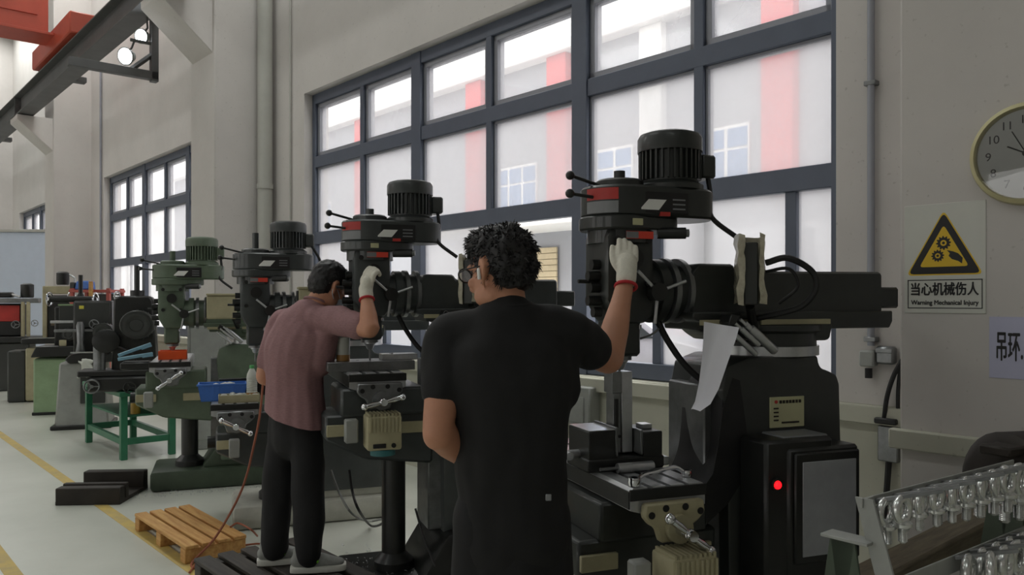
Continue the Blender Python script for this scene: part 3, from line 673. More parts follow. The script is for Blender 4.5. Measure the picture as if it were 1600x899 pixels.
        MB().tube([(.05, -.03, .03), (.12, -.05, .045), (.2, -.03, .0), (.215, -.02, -.06), (.17, .0, -.12), (.08, .04, -.15), (0, .08, -.17)], .011, 8, 6).tube([(.05, 0, .0), (.13, 0, .01), (.16, 0, -.05), (.1, .03, -.11)], .006, 8, 6).build('cable', mRUB, d0)
    elif dro == 'cream':
        d0 = thing_part('readout_display', r, (.33, -.27, 1.58 + dz))
        MB().box((-.09, -.05, -.085), (.12, .05, .085), .01).build('casing', mCREAM, d0); MB().box((-.096, -.045, -.075), (-.088, .045, .075)).build('screen', mSCREEN, d0)
        MB().box((-.09, -.055, .085), (.14, .055, .1), .003).build('cover', mCREAM, d0); MB().tube([(.1, 0, -.08), (.13, .08, -.15), (.12, .2, -.15)], .016).build('arm', mBLACK, d0)
    # lamp bundle of tool shanks on the ram side
    if rods:
        t = thing_part('tool_holder', r, (.375 if i == 0 else .38, -.20, 1.415 + dz))
        MB().box((-.06, -.01, -.025), (.06, .06, .012), .004, Matrix.Rotation(.5, 4, 'Y')).build('holder_block', mBLACK, t)
        dd = Vector((.72, -.1, -.62)).normalized()
        for j, (ox, oz, l, rr) in enumerate(((-.045, -.035, .10, .010), (-.022, -.012, .085, .010), (.0, .0, .07, .010), (.018, -.012, .12, .016))):
            c = Vector((ox, -.02, oz)); MB().lathe([(rr * .6, -.03), (rr * .6, 0), (rr, .0), (rr, l), (rr * .7, l + .006)], c, dd, 14).build('tool_shank', mSTEEL, t)
    return r
def thing_part(nm, r, loc):
    o = bpy.data.objects.new(nm, None); COL.objects.link(o); o.parent = r; o.location = loc; o.empty_display_size = .05; return o
m1 = mill(0, 'nearest black turret milling machine, at the right with red pilot light on its column', .915, mDARK, mDARK, crank=-38)
m2 = mill(1, 'dark turret milling machine that the man in the pink shirt works at', 1.155, mDARK2, mDARK2, re=1.10, crank=12, near=-.22, work=1.2)  # same paint as the nearest mill, haze put into its colour
m3 = mill(2, 'grey-green turret milling machine with cream readout box, left of the man in pink', .81, mDARK2, mDARK2, dz=-.165, crank=-28, basem=mCAST, tall=.1, dro='cream', rods=False, tx=-.13, feed=False, by=(-.2, .33))
m4 = mill(3, 'light green turret milling machine, farthest of the four', .955, mGREEN, mGREEN, dz=-.24, crank=35, basem=mGREEND, tall=.07, dro='cream', feed=False, by=(-.2, .33))
# extras of the nearest machine
def m1_extras():
    o = Vector((0, 0, 0)); r = m1
    pl = MB().box((.505, -.181, 1.045), (.655, -.174, 1.155), .002).build('name_plate', mLABY, r, label='cream riveted name plate')
    q = MB()
    for j in range(7): q.box((.545 + j * .014, -.1835, 1.132), (.554 + j * .014, -.1805, 1.143))
    for j in range(4): q.box((.52, -.1835, 1.112 - j * .014), (.54, -.1805, 1.117 - j * .014))
    q.box((.555, -.1835, 1.06), (.63, -.1805, 1.066)); q.build('plate_marks', mRUST, pl)
    MB().cyl((.53, -.181, 1.138), (.53, -.1835, 1.138), .006).build('plate_emblem', mRED, pl)
    e = thing_part('control_cabinet', r, (0, -.175, 0))
    MB().box((.375, -.15, .5), (.66, 0, 1.03), .012).box((.46, -.16, .545), (.76, .0, 1.0), .01).build('case', mBLACK, e)
    MB().box((.48, -.17, .61), (.755, -.158, .985), .006).build('door', mBLACK, e)
    MB().box((.508, -.1735, .635), (.735, -.169, .955), .002).build('notice_panel', mPANEL, e, label='grey blank-looking panel on the cabinet door')
    MB().lathe([(.02, 0), (.02, .008), (.014, .01)], (.415, -.15, .884), (0, -1, 0)).build('lamp_bezel', mBLACK, e)
    MB().sphere((.415, -.158, .884), .0145).build('pilot_light', mPILOT, e, label='glowing red pilot light')
    MB().box((.47, -.12, 1.0), (.66, 0, 1.035), .004).build('ledge_plate', mLABG, e)
    MB().tube([(.76, -.08, .86), (.79, -.09, .82), (.80, -.09, .75), (.765, -.08, .7)], .008, 8, 6).build('cable', mRUB, e)
    # chip guard
    g = MB(); prof = [(.30, 1.24), (.25, 1.22), (.215, 1.14), (.205, 1.04), (.19, .95), (.15, .87), (.10, .81), (.07, .78)]
    prof = [Vector((x + .06, 0, z)) for x, z in prof]; pr = spline(prof, 5); R = []
    for k, p in enumerate(pr):
        t = k / (len(pr) - 1); w0 = -.17; w1 = .02
        R.append([Vector((p.x + .05 * math.sin(t * 3), w0, p.z)), Vector((p.x, 0, p.z)), Vector((p.x, w1, p.z)), Vector((p.x + .006, w1, p.z)), Vector((p.x + .006, 0, p.z)), Vector((p.x + .056 * math.sin(t * 3) + .004, w0, p.z))])
    g.rings(R).build('rubber_way_cover', mRUB, r)
    g = MB().prism([(.35, 1.23), (.31, 1.12), (.292, 1.0), (.27, .9), (.21, .83), (.14, .78), (.24, .725), (.33, .79), (.385, .86), (.42, .97), (.40, 1.1), (.38, 1.22)], -.177, -.171, 'y'); g.build('splash_flap', mRUB, r)
    MB().tube([(.13, -.02, 1.45), (.17, -.04, 1.36), (.24, -.06, 1.26), (.33, -.08, 1.19), (.4, -.1, 1.17)], .012, 8, 6).build('coolant_hose', mRUB, r)
    MB().tube([(.03, .12, 1.29), (.05, .0, 1.35), (.1, -.05, 1.38), (.13, -.05, 1.40)], .004, 8, 6).build('thin_wire', mLABG, r)
m1_extras()
MB().tube([(.13, -.02, 1.45), (.17, -.04, 1.36), (.25, -.06, 1.25), (.36, -.08, 1.2), (.45, -.12, 1.21)], .012, 8, 6).build('coolant_hose', mRUB, m2)
# items on the machines
def on(i, x, y, z): return ML(i, x, y, z)
def items():
    # vice and workpiece on the nearest machine
    tz = .915
    r = thing('machine_vice', 'heavy dark steel vice clamped on the nearest milling table', 'vice', on(0, 0, 0, tz), MA)
    MB().box((-.165, -.09, 0), (.13, .09, .045), .006).box((-.16, -.085, .04), (-.052, .085, .14), .004).box((.046, -.085, .04), (.125, .085, .128), .004).build('body', mBLACK, r)
    MB().box((-.158, -.082, .14), (-.06, .082, .1425)).build('jaw_top', mSTEEL, r)
    MB().box((-.06, -.088, .05), (-.05, .088, .15), .002).box((.036, -.088, .05), (.046, .088, .136), .002).build('jaw_plate', mSTEEL2, r)
    MB().cyl((-.16, 0, .05), (-.22, 0, .05), .017).cyl((-.205, -.03, .05), (-.205, .03, .05), .014).build('screw', mSTEEL, r)
    MB().box((.075, -.03, .128), (.115, .02, .145), .002).build('clamp_lug', mSTEEL, r); MB().box((.13, -.06, .0), (.17, .02, .03), .005).build('clamp_lug', mSTEEL, r)
    r = thing('workpiece_block', 'tall bright steel workpiece standing upright in the vice under the cutter', 'workpiece', on(0, -.003, 0, tz + .05), MA)
    MB().box((-.006, -.035, 0), (.036, .03, .285), .002).build('ground_face', mSTEEL, r)
    MB().box((-.044, -.035, .21), (-.006, .03, .285), .002).box((-.036, -.03, 0), (-.006, .028, .215), .002).build('milled_side', mSTEEL2, r)
    m = MB().cyl((-.03, -.0355, .06), (-.03, -.042, .06), .006).cyl((-.018, -.0355, .06), (-.018, -.042, .06), .006).box((-.032, -.036, .09), (-.02, -.03, .19)); m.build('screw_head', mBLACK, r)
    r = thing('steel_roller', 'short bright steel bar lying across the near milling table', 'steel bar', on(0, .0, -.118, tz + .017), MA)
    MB().lathe([(.0165, -.07), (.017, -.066), (.017, .062), (.0165, .066)], (0, 0, 0), (1, 0, 0), 24).build('bar', mSTEEL, r)
    MB().cyl((-.07, 0, 0), (-.135, .0, 0), .006).build('pin', mSTEEL2, r)
    r = thing('ring_spanner', 'chrome ring spanner lying across the near end of the milling table', 'spanner', on(0, -.01, -.26, tz + .008), MA + .05)
    b = MB().tube([(-.085, -.035, .012), (-.06, -.03, .022), (-.03, -.022, .024), (.075, .012, .026), (.1, .015, .022), (.12, .014, .01)], .007, 8, 4)
    b.build('shank', mCHROME, r); MB().lathe([(.011, 0), (.02, 0), (.022, .012), (.02, .026), (.011, .026), (.011, 0)], (-.1, -.04, -.006), n=20).build('ring_end', mCHROME, r); MB().lathe([(.009, 0), (.017, 0), (.018, .01), (.017, .02), (.009, .02), (.009, 0)], (.135, .014, -.006), n=20).build('ring_end', mCHROME, r)
    # paper hung on the ram
    r = thing('hanging_paper', 'white sheet of paper hanging folded beside the near turret', 'paper', (0, 0, 0))
    rows = [((1100, 503), (1155, 512)), ((1099, 530), (1150, 530)), ((1097, 560), (1136, 570)), ((1092, 600), (1123, 608)), ((1086, 628), (1110, 632)), ((1080, 640), (1094, 643))]
    R = []
    for k, (a, c) in enumerate(rows):
        p0 = P(a[0], a[1], 2.70 + .01 * k); p1 = P(c[0], c[1], 2.64); mid = (p0 + p1) / 2 + Vector((0, .03, 0))
        pts = spline([p0, mid, p1], 4); bk = [q + Vector((0, .0012, 0)) for q in pts[::-1]]; R.append(pts + bk)
    o = MB().rings(R).build('sheet', mPAPER, r, smooth=60)
    MB().prism([(-.01, 0), (.012, .0), (.03, .03), (.0, .035)], -.006, .006, 'y', .002, Matrix.Translation(P(1142, 508, 2.63))).build('clip', mBLACK, r)
    # second machine: plates, bottle
    tz = 1.155
    r = thing('steel_plate', 'long ground steel plate being drilled on the table behind the man in pink', 'workpiece', on(1, -.02, .03, tz), MA)
    MB().box((-.2, -.12, 0), (.23, .1, .045), .002).build('plate', mSTEEL2, r); m = MB()
    for x in (-.12, -.04, .12): m.cyl((x, -.02, .0445), (x, -.02, .0455), .008)
    m.build('hole', mGRILLE, r)
    r = thing('steel_block', 'bright flat steel block on the plate beside the cutter', 'workpiece', on(1, .14, .03, tz + .045), MA)
    MB().box((-.08, -.05, 0), (.1, .05, .03), .002).cyl((-.03, -.02, .03), (-.03, -.02, .034), .01).build('block', mSTEEL, r)
    r = thing('coolant_tub', 'milky plastic tub with brown coolant at the bottom on the second machine', 'bottle', on(1, -.13, .02, tz + .0455), MA)
    MB().lathe([(.001, 0), (.033, 0), (.034, .03)], n=24).build('coolant', mBROWN, r); MB().lathe([(.034, .03), (.034, .115), (.03, .118), (.03, .03)], n=24).build('wall', mCLEAR, r)
    # third machine: blue box, tray, bottle
    tz = .81
    r = thing('blue_crate', 'blue plastic box on the third milling table', 'box', on(2, -.20, -.10, tz), MA)
    b = MB(); b.prism([(-.13, 0), (.13, 0), (.15, .11), (-.15, .11)], -.09, -.084, 'y', .002).prism([(-.13, 0), (.13, 0), (.15, .11), (-.15, .11)], .084, .09, 'y', .002)
    b.box((-.13, -.09, 0), (.13, .09, .006)); b.prism([(-.13, 0), (-.15, .11), (-.143, .11), (-.124, 0)], -.09, .09, 'y').prism([(.13, 0), (.15, .11), (.143, .11), (.124, 0)], -.09, .09, 'y').box((-.156, -.096, .1), (.156, -.088, .112), .002)
    for k in range(9): b.box((-.12 + k * .03, -.0935, .02), (-.112 + k * .03, -.088, .09))
    b.build('crate', mBBLUE, r)
    r = thing('shavings_rag', 'pale crumpled rag heaped inside the blue box', 'rag', on(2, -.20, -.10, tz + .006), MA)
    rr = random.Random(3); b = MB()
    for k in range(14): b.sphere((rr.uniform(-.1, .1), rr.uniform(-.05, .05), .05 + rr.uniform(0, .035)), (rr.uniform(.02, .045), rr.uniform(.02, .04), rr.uniform(.015, .03)), 8)
    b.box((-.11, -.07, .0), (.11, .07, .06), .01); b.build('rag', mCLEAR, r)
    r = thing('parts_tray', 'shallow cream tray of oily parts in front of the blue box', 'tray', on(2, -.10, -.255, tz), MA)
    b = MB().box((-.13, -.055, 0), (.12, .055, .006)); 
    for lo, hi in (((-.13, -.055, 0), (-.122, .055, .05)), ((.112, -.055, 0), (.12, .055, .05)), ((-.13, -.055, 0), (.12, -.048, .05)), ((-.13, .048, 0), (.12, .055, .05))): b.box(lo, hi, .003)
    b.build('tray', mCREAM, r); b = MB()
    for k in range(16): b.sphere((rr.uniform(-.11, .1), rr.uniform(-.04, .04), .035 + rr.uniform(0, .015)), (rr.uniform(.01, .03), rr.uniform(.01, .02), .012), 8)
    b.build('contents', mCLEAR, r)
    r = thing('plastic_bottle', 'clear ribbed plastic bottle with green cap on the third milling table', 'bottle', on(2, -.03, -.24, tz + .006), MA)
    MB().lathe([(.001, 0), (.032, 0), (.034, .008), (.034, .05)], n=24).build('coolant', mBROWN, r)
    pf = [(.034, .05)]
    for k in range(7): pf += [(.034, .055 + k * .012), (.0315, .061 + k * .012)]
    pf += [(.034, .14), (.03, .17), (.018, .195), (.013, .205), (.013, .212)]
    MB().lathe(pf, n=24).build('wall', mCLEAR, r); MB().lathe([(.0145, .205), (.015, .21), (.015, .225), (.001, .226)], n=20).build('cap', mLIDG, r)
    r = thing('square_plate', 'dark upright steel plate standing behind the blue box', 'steel plate', on(2, -.05, .07, tz), MA)
    MB().box((-.18, -.02, 0), (.02, .02, .12), .004).box((.0, -.02, .0), (.15, .03, .15), .004).build('plate', mBLACK, r)
    # fourth machine: orange bin, blue tools
    tz = .955
    r = thing('orange_bin', 'bright orange plastic parts bin on the green milling machine table', 'bin', on(3, .03, -.06, tz), MA)
    b = MB()
    for lo, hi in (((-.13, -.08, 0), (.08, .08, .006)), ((-.13, -.08, 0), (-.123, .08, .065)), ((.073, -.08, 0), (.08, .08, .075)), ((-.13, -.08, 0), (.08, -.073, .07)), ((-.13, .073, 0), (.08, .08, .07))): b.box(lo, hi, .002)
    b.build('bin', mBIN, r)
    for k, (x, y, a, lb) in enumerate(((-.25, -.12, .35, 'upper'), (-.24, -.18, .15, 'lower'))):
        r = thing('blue_clamp_bar', 'pale blue steel bar beside the orange bin, %s of the pair' % lb, 'steel bar', on(3, x, y, tz + .03 + (.045 if k == 0 else 0)), MA + .1)
        M = Matrix.Rotation(-a, 4, 'Y'); MB().box((-.12, -.012, -.012), (.13, .012, .014), .004, M).box((.05, -.014, -.02), (.13, .014, -.01), .003, M).build('bar', mLBLUE, r)
    r = thing('tool_tray', 'dark blue tray under the pale blue bars', 'tray', on(3, -.24, -.13, tz - .06), MA)
    MB().box((-.1, -.1, 0), (.12, .08, .055), .008).box((-.08, -.08, .055), (.1, .06, .06), .004).build('tray', mBLACK, r)
items()

# ------------------------------------------------------------------ people
def V3(*a): return Vector(a)
class Clay(MB):                          # closed lofts that are fused into one continuous skin
    def limb(s, pts, n=18, k=6):
        # pts: (point, radius) or (point, (rx, ry), xdir); spline interpolated, rounded ends
        P_ = spline([p[0] for p in pts], k); m = len(P_) - 1
        def rad(t):
            q = t * (len(pts) - 1); i = min(int(q), len(pts) - 2); f = q - i; f = f * f * (3 - 2 * f) * .5 + f * .5
            a, c = pts[i][1], pts[i + 1][1]; a = a if hasattr(a, '__len__') else (a, a); c = c if hasattr(c, '__len__') else (c, c)
            return a[0] + (c[0] - a[0]) * f, a[1] + (c[1] - a[1]) * f
        xd = pts[0][2] if len(pts[0]) > 2 else None; R = []; x = Vector(xd) if xd else None
        def ring(p, d, rx, ry):
            nonlocal x
            if x is None: x = frame(d)[0]
            x = x - d * x.dot(d); x.normalize(); y = d.cross(x)
            return [p + x * math.cos(2 * PI * j / n) * rx + y * math.sin(2 * PI * j / n) * ry for j in range(n)]
        d0 = (P_[1] - P_[0]).normalized(); rx, ry = rad(0)
        for a in (85, 60, 30): a = math.radians(a); R.append(ring(P_[0] - d0 * math.sin(a) * min(rx, ry), d0, rx * math.cos(a), ry * math.cos(a)))
        for i, p in enumerate(P_):
            d = (P_[min(i + 1, m)] - P_[max(i - 1, 0)]).normalized(); rx, ry = rad(i / m); R.append(ring(p, d, rx, ry))
        d1 = (P_[m] - P_[m - 1]).normalized(); rx, ry = rad(1)
        for a in (30, 60, 85): a = math.radians(a); R.append(ring(P_[m] + d1 * math.sin(a) * min(rx, ry), d1, rx * math.cos(a), ry * math.cos(a)))
        s.rings(R); return s
    def blob(s, c, r, M=None, n=20):     # ellipsoid, optionally oriented by a 3x3 matrix
        T = Matrix.Translation(c) @ (M.to_4x4() if M else Matrix()); s.sphere((0, 0, 0), r, n, T); return s
    def fuse(s, name, m, parent, voxel=.01, smooth=6, fold=0, fscale=9, cut=None, label=None, fdir=None, keep_smooth=True):
        me = bpy.data.meshes.new('clay'); me.from_pydata([tuple(v) for v in s.v], [], s.f); me.update()
        bm = bmesh.new(); bm.from_mesh(me); bmesh.ops.recalc_face_normals(bm, faces=bm.faces[:]); bm.to_mesh(me); bm.free()
        o = bpy.data.objects.new('clay', me); COL.objects.link(o)
        a = o.modifiers.new('r', 'REMESH'); a.mode = 'VOXEL'; a.voxel_size = voxel; a.use_smooth_shade = True
        if smooth: c = o.modifiers.new('s', 'SMOOTH'); c.iterations = smooth; c.factor = .5
        bpy.context.view_layer.update()
        out = bpy.data.meshes.new_from_object(o.evaluated_get(bpy.context.evaluated_depsgraph_get())); bpy.data.objects.remove(o)
        if fold:
            nrm = [v.normal.copy() for v in out.vertices]
            for v, q in zip(out.vertices, nrm):
                p = v.co * fscale
                if fdir: p = Vector((p.x * fdir[0], p.y * fdir[1], p.z * fdir[2]))
                v.co += q * fold * (noise.noise(p) + .5 * noise.noise(p * 2.1 + Vector((3, 1, 7))))
        if cut:
            bm = bmesh.new(); bm.from_mesh(out)
            for co, no in cut:
                bmesh.ops.bisect_plane(bm, geom=bm.verts[:] + bm.edges[:] + bm.faces[:], plane_co=co, plane_no=no, clear_outer=True)
                ed = [e for e in bm.edges if e.is_boundary]
                if ed: bmesh.ops.holes_fill(bm, edges=ed)
            bm.to_mesh(out); bm.free()
        for p in out.polygons: p.use_smooth = True
        out.name = name; out.materials.clear(); out.materials.append(m)
        return link(name, out, parent, None, 0, None, label)
def basis(fwd, up):                      # columns: right, forward, up
    f = Vector(fwd).normalized(); u = (Vector(up) - f * f.dot(Vector(up))).normalized(); r = f.cross(u)
    return Matrix((r, f, u)).transposed()
def head_clay(c, H, B, s=1.0):
    q = lambda x, y, z: H + B @ Vector((x * s, y * s, z * s))
    c.blob(q(0, -.012, .03), (.074 * s, .092 * s, .088 * s), B)            # skull
    c.blob(q(0, .022, -.035), (.058 * s, .066 * s, .075 * s), B)           # face
    c.blob(q(0, .05, -.088), (.03 * s, .03 * s, .026 * s), B)              # chin
    for x in (-1, 1):
        c.blob(q(.05 * x, .02, -.065), (.018 * s, .04 * s, .03 * s), B)    # jaw
        c.blob(q(.04 * x, .068, -.022), (.02 * s, .016 * s, .016 * s), B)  # cheek
    c.limb([(q(0, .084, .012), .009 * s), (q(0, .098, -.012), .011 * s), (q(0, .104, -.03), .013 * s)])   # nose
    for x in (-1, 1): c.blob(q(.012 * x, .092, -.034), (.008 * s, .01 * s, .007 * s), B)
    c.limb([(q(-.02, .08, -.06), .007 * s), (q(0, .088, -.058), .008 * s), (q(.02, .08, -.06), .007 * s)])  # lips
    c.limb([(q(-.045, .072, .024), .009 * s), (q(0, .084, .02), .008 * s), (q(.045, .072, .024), .009 * s)])  # brow
def ears(c, H, B, s=1.0):
    for x in (-1, 1):
        q = lambda a, y, z: H + B @ Vector((a * s, y * s, z * s))
        c.limb([(q(.074 * x, .004, -.034), .007 * s), (q(.082 * x, -.008, -.012), .008 * s), (q(.086 * x, -.016, .012), .009 * s), (q(.08 * x, -.002, .028), .008 * s), (q(.074 * x, .008, .016), .006 * s)])
        c.blob(q(.074 * x, .002, 0), (.007 * s, .016 * s, .026 * s), B)
def hand_clay(c, wr, B, curl, s=1.0, spread=.1, thumb=1, r=.0095, bend=None):
    # B columns: across the palm (towards the thumb), along the fingers, out of the back of the hand
    q = lambda x, y, z: wr + B @ Vector((x * s, y * s, z * s))
    c.limb([(q(0, -.01, 0), (.026 * s, .02 * s), tuple(B.col[0])), (q(0, .03, 0), (.036 * s, .017 * s)), (q(0, .075, 0), (.041 * s, .015 * s)), (q(0, .09, -.002), (.037 * s, .012 * s))])
    for j, (x, l) in enumerate(((.03, .072), (.010, .08), (-.010, .074), (-.029, .058))):
        cu = curl[j] if hasattr(curl, '__len__') else curl
        p = Vector((x, .085, 0)); a = 0; pts = [(q(p.x, p.y - .025, 0), r * s * 1.05)]; pts.append((q(*p), r * s))
        for seg, t in ((.45, .45), (.30, 1.1), (.25, 1.6)):
            a = cu * t; p = p + Vector((x * spread * 2 * seg, math.cos(a), -math.sin(a))) * (l * seg); pts.append((q(*p), r * s * (1 - .1 * t)))
        c.limb(pts, 10, 4)
    t = [(.026, .012, -.004), (.05, .04, -.014), (.058, .062, -.026), (.05, .088, -.036)]
    if thumb == 2: t = [(.026, .012, -.004), (.056, .035, -.002), (.075, .06, -.004), (.085, .085, -.006)]
    if thumb == 3: t = [(.022, .012, -.004), (.045, .04, -.004), (.055, .075, -.006), (.056, .112, -.010)]
    c.limb([(q(*p), rr * s) for p, rr in zip(t, (.016, .0135, .0115, .0095))], 10, 4)
def shoe(pos, yaw, parent, s=1.0):
    M = Matrix.Translation(pos) @ Matrix.Rotation(yaw, 4, 'Z')
    w = lambda y: .036 + .012 * math.sin(min(max((y + .1) / .26, 0), 1) * PI) + (.006 if y > .05 else 0)
    out = [(w(y) * (1 - max(0, (abs(y - .03) - .105) / .05) ** 2 * .75), y) for y in [-.105 + .27 * k / 14 for k in range(15)]]
    poly = out + [(-x, y) for x, y in out[::-1]]
    so = MB().prism(poly, 0, .03, 'z', .006, M, seg=2).build('sole', mSOLE, parent)
    c = Clay(); T = lambda x, y, z: M @ Vector((x, y, z))
    xd = tuple((M.to_3x3() @ Vector((1, 0, 0))))
    c.limb([(T(0, -.07, .055), (.036, .035), xd), (T(0, -.02, .06), (.04, .042)), (T(0, .04, .052), (.043, .034)), (T(0, .10, .042), (.044, .022)), (T(0, .14, .038), (.034, .016))])
    c.limb([(T(0, -.055, .05), .036), (T(0, -.05, .10), .042)])
    up = c.fuse('upper', mSHOE, parent, .007, 4, cut=[(M @ Vector((0, 0, .022)), (0, 0, -1))])
    MB().tube([T(-.043, -.045, .07), T(-.046, -.01, .075), T(-.044, .03, .055)], .008, 6, 4).tube([T(.043, -.045, .07), T(.046, -.01, .075), T(.044, .03, .055)], .008, 6, 4).build('lime_stripe', mLIME, so)
    l = MB()
    for k in range(4): l.tube([T(-.022, .02 + k * .02, .086 - k * .009), T(0, .024 + k * .02, .094 - k * .010), T(.022, .02 + k * .02, .086 - k * .009)], .0035, 6, 3)
    l.build('laces', mSOLE, so)

def man_black():
    r = thing('person', 'person in black tee shirt and trousers seen from behind, gloved hand raised', 'person', (-.01, 2.28, 0))
    O = r.location
    p = lambda x, y, z: Vector((x, y, z)) - O
    # ---- skin
    c = Clay(); Hc = p(-.034, 2.285, 1.582); B = basis((-.78, .60, -.16), (0.04, 0, 1))
    head_clay(c, Hc, B, 1.04); ears(c, Hc, B, 1.04)
    c.limb([(p(-.015, 2.27, 1.40), .068), (p(-.015, 2.275, 1.46), .06), (p(-.022, 2.28, 1.53), .058)])
    c.limb([(p(-.0, 2.30, .95), (.125, .09), (1, 0, 0)), (p(-.005, 2.28, 1.12), (.14, .10)), (p(-.01, 2.28, 1.3), (.165, .105)), (p(-.01, 2.28, 1.40), (.13, .08))])
    # right arm, raised
    sh = p(.155, 2.30, 1.405); el = p(.298, 2.47, 1.315); wr = p(.371, 2.585, 1.572)
    c.limb([(sh, .056), (sh.lerp(el, .5), .05), (el, .043), (el.lerp(wr, .12), .046), (el.lerp(wr, .35), .045), (el.lerp(wr, .75), .032), (wr, .027)])
    hb = basis((wr - el) * .5 + Vector((.0, .10, .17)), (0, -1, .3)); hb = Matrix((-hb.col[0], hb.col[1], hb.col[2])).transposed(); c.limb([(wr, .026), (wr + hb.col[1] * .06, .03)])
    # left arm, bent in front of the body
    sl = p(-.178, 2.30, 1.39); ell = p(-.205, 2.20, 1.14); wl = p(-.125, 2.375, 1.015)
    c.limb([(sl, .056), (sl.lerp(ell, .5), .053), (ell, .043), (ell.lerp(wl, .12), .047), (ell.lerp(wl, .35), .046), (ell.lerp(wl, .8), .032), (wl, .028)])
    hl = basis(Vector((.02, .09, -.12)), (-.9, .2, .2)); hand_clay(c, wl, hl, .5, .98)
    # legs
    for x in (-1, 1):
        c.limb([(p(.07 * x, 2.3, .92), .07), (p(.08 * x, 2.31, .7), .062), (p(-.01 + .095 * x, 2.30, .48), .056), (p(-.01 + .1 * x, 2.28, .3), .054), (p(-.01 + .105 * x, 2.27, .09), .04)])
        c.limb([(p(-.01 + .105 * x, 2.25, .06), .04), (p(-.01 + .11 * x, 2.34, .05), .038)])
    body = c.fuse('body', mSKIN, r, .0075, 5)
    # ---- shirt
    c = Clay()
    c.limb([(p(-.0, 2.30, .80), (.166, .125), (1, 0, 0)), (p(.0, 2.30, .96), (.160, .122)), (p(-.005, 2.28, 1.12), (.168, .122)), (p(-.01, 2.27, 1.26), (.186, .128)), (p(-.01, 2.27, 1.36), (.182, .118)), (p(-.012, 2.27, 1.43), (.115, .085))])
    c.limb([(p(-.012, 2.27, 1.40), .095), (p(-.014, 2.275, 1.468), .069)])
    c.limb([(p(-.03, 2.27, 1.425), .075), (p(.09, 2.285, 1.425), .068), (sh, .074), (sh.lerp(el, .3), .071), (sh.lerp(el, .58), .064)])
    c.limb([(p(-.03, 2.27, 1.41), .075), (p(-.12, 2.29, 1.405), .07), (sl, .074), (sl.lerp(ell, .3), .07), (sl.lerp(ell, .56), .066)])
    c.limb([(p(.13, 2.3, 1.36), .07), (p(.12, 2.3, 1.25), .08)]); c.limb([(p(-.15, 2.3, 1.36), .07), (p(-.12, 2.3, 1.22), .08)])
    dr = (el - sh).normalized(); dl = (ell - sl).normalized()
    tee = c.fuse('tee_shirt', mTEE, body, .009, 5, fold=.009, fscale=8, fdir=(1.2, 1, .7))
    MB().tube([p(-.012 + .066 * math.cos(a), 2.274 + .066 * math.sin(a), 1.49 + .008 * math.sin(a)) for a in [2 * PI * k / 24 for k in range(25)]], .007, 8).build('collar', mTEE, tee)
    # ---- trousers
    c = Clay()
    c.limb([(p(-.0, 2.3, .74), (.15, .118), (1, 0, 0)), (p(0, 2.3, .9), (.155, .118)), (p(0, 2.3, 1.0), (.15, .112))])
    for x in (-1, 1): c.limb([(p(-.0 + .078 * x, 2.3, .88), .095), (p(.09 * x, 2.31, .68), .09), (p(.095 * x, 2.30, .45), .075), (p(.1 * x, 2.28, .25), .07), (p(.105 * x, 2.27, .06), .066)])
    tr = c.fuse('trousers', mTROU, body, .011, 5, fold=.008, fscale=8, fdir=(1, 1, .5))
    MB().box((-.008, -.004, -.009), (.008, .003, .009), .002, Matrix.Translation(p(.099, 2.163, .965))).build('pocket_tag', mLABG, tr)
    for x in (-1, 1): shoe(p(-.01 + .105 * x, 2.29, 0), .2 * -x, body)
    # ---- hair
    c = Clay(); q = lambda x, y, z: Hc + B @ Vector((x, y, z) ) * 1.04
    c.blob(q(0, -.018, .046), (.084, .098, .088), B); c.blob(q(0, -.045, .008), (.079, .068, .07), B); c.blob(q(0, -.055, -.02), (.062, .043, .045), B); c.blob(q(0, .04, .086), (.066, .058, .043), B)
    hair = c.fuse('hair', mHAIR, body, .008, 3, fold=.012, fscale=34)
    rr = random.Random(5); t = MB(); vs = hair.data.vertices
    for _ in range(2600):
        v = vs[rr.randrange(len(vs))]; n_ = v.normal; lo = B.transposed() @ (v.co - Hc)
        if lo.z < -.05: continue
        l = rr.uniform(.008, .022); d = (n_ + Vector((rr.uniform(-.6, .6), rr.uniform(-.6, .6), rr.uniform(-.75, .35)))).normalized()
        p0 = v.co - n_ * .004; x_, y_, _ = frame(d); w = rr.uniform(.0016, .003); k = d * l; bend = Vector((0, 0, -.25 * l))
        t.add([p0 + x_ * w, p0 - x_ * w * .5 + y_ * w, p0 - x_ * w * .5 - y_ * w, p0 + k * .6 + x_ * w * .6, p0 + k * .6 - x_ * w * .3 + y_ * w * .5, p0 + k * .6 - x_ * w * .3 - y_ * w * .5, p0 + k + bend],
              [(0, 1, 4, 3), (1, 2, 5, 4), (2, 0, 3, 5), (3, 4, 6), (4, 5, 6), (5, 3, 6)])
    t.build('hair_strands', mHAIR, hair, smooth=0)
    # ---- glasses, ear bud
    g = MB()
    for x in (-1, 1):
        pts = [q(x * .033 + .027 * math.cos(a), .100, .006 + .019 * math.sin(a)) for a in [2 * PI * k / 20 for k in range(21)]]; g.tube(pts, .0022, 6)
        g.tube([q(x * .06, .098, .012), q(x * .078, .06, .014), q(x * .082, .0, .012), q(x * .082, -.012, .0)], .002, 6)
    g.tube([q(-.007, .102, .01), q(0, .104, .013), q(.007, .102, .01)], .002, 6); gl = g.build('glasses', mGRILLE, body)
    m = MB()
    for x in (-1, 1): m.prism([(x * .033 + .026 * math.cos(a), .006 + .018 * math.sin(a)) for a in [2 * PI * k / 20 for k in range(20)]], .0995, .1005, 'y', 0, Matrix.Translation(Hc) @ (B * 1.04).to_4x4())
    m.build('lens', M_glass('spectacle_lens', .15, (1, 1, 1, 1)), gl, smooth=0)
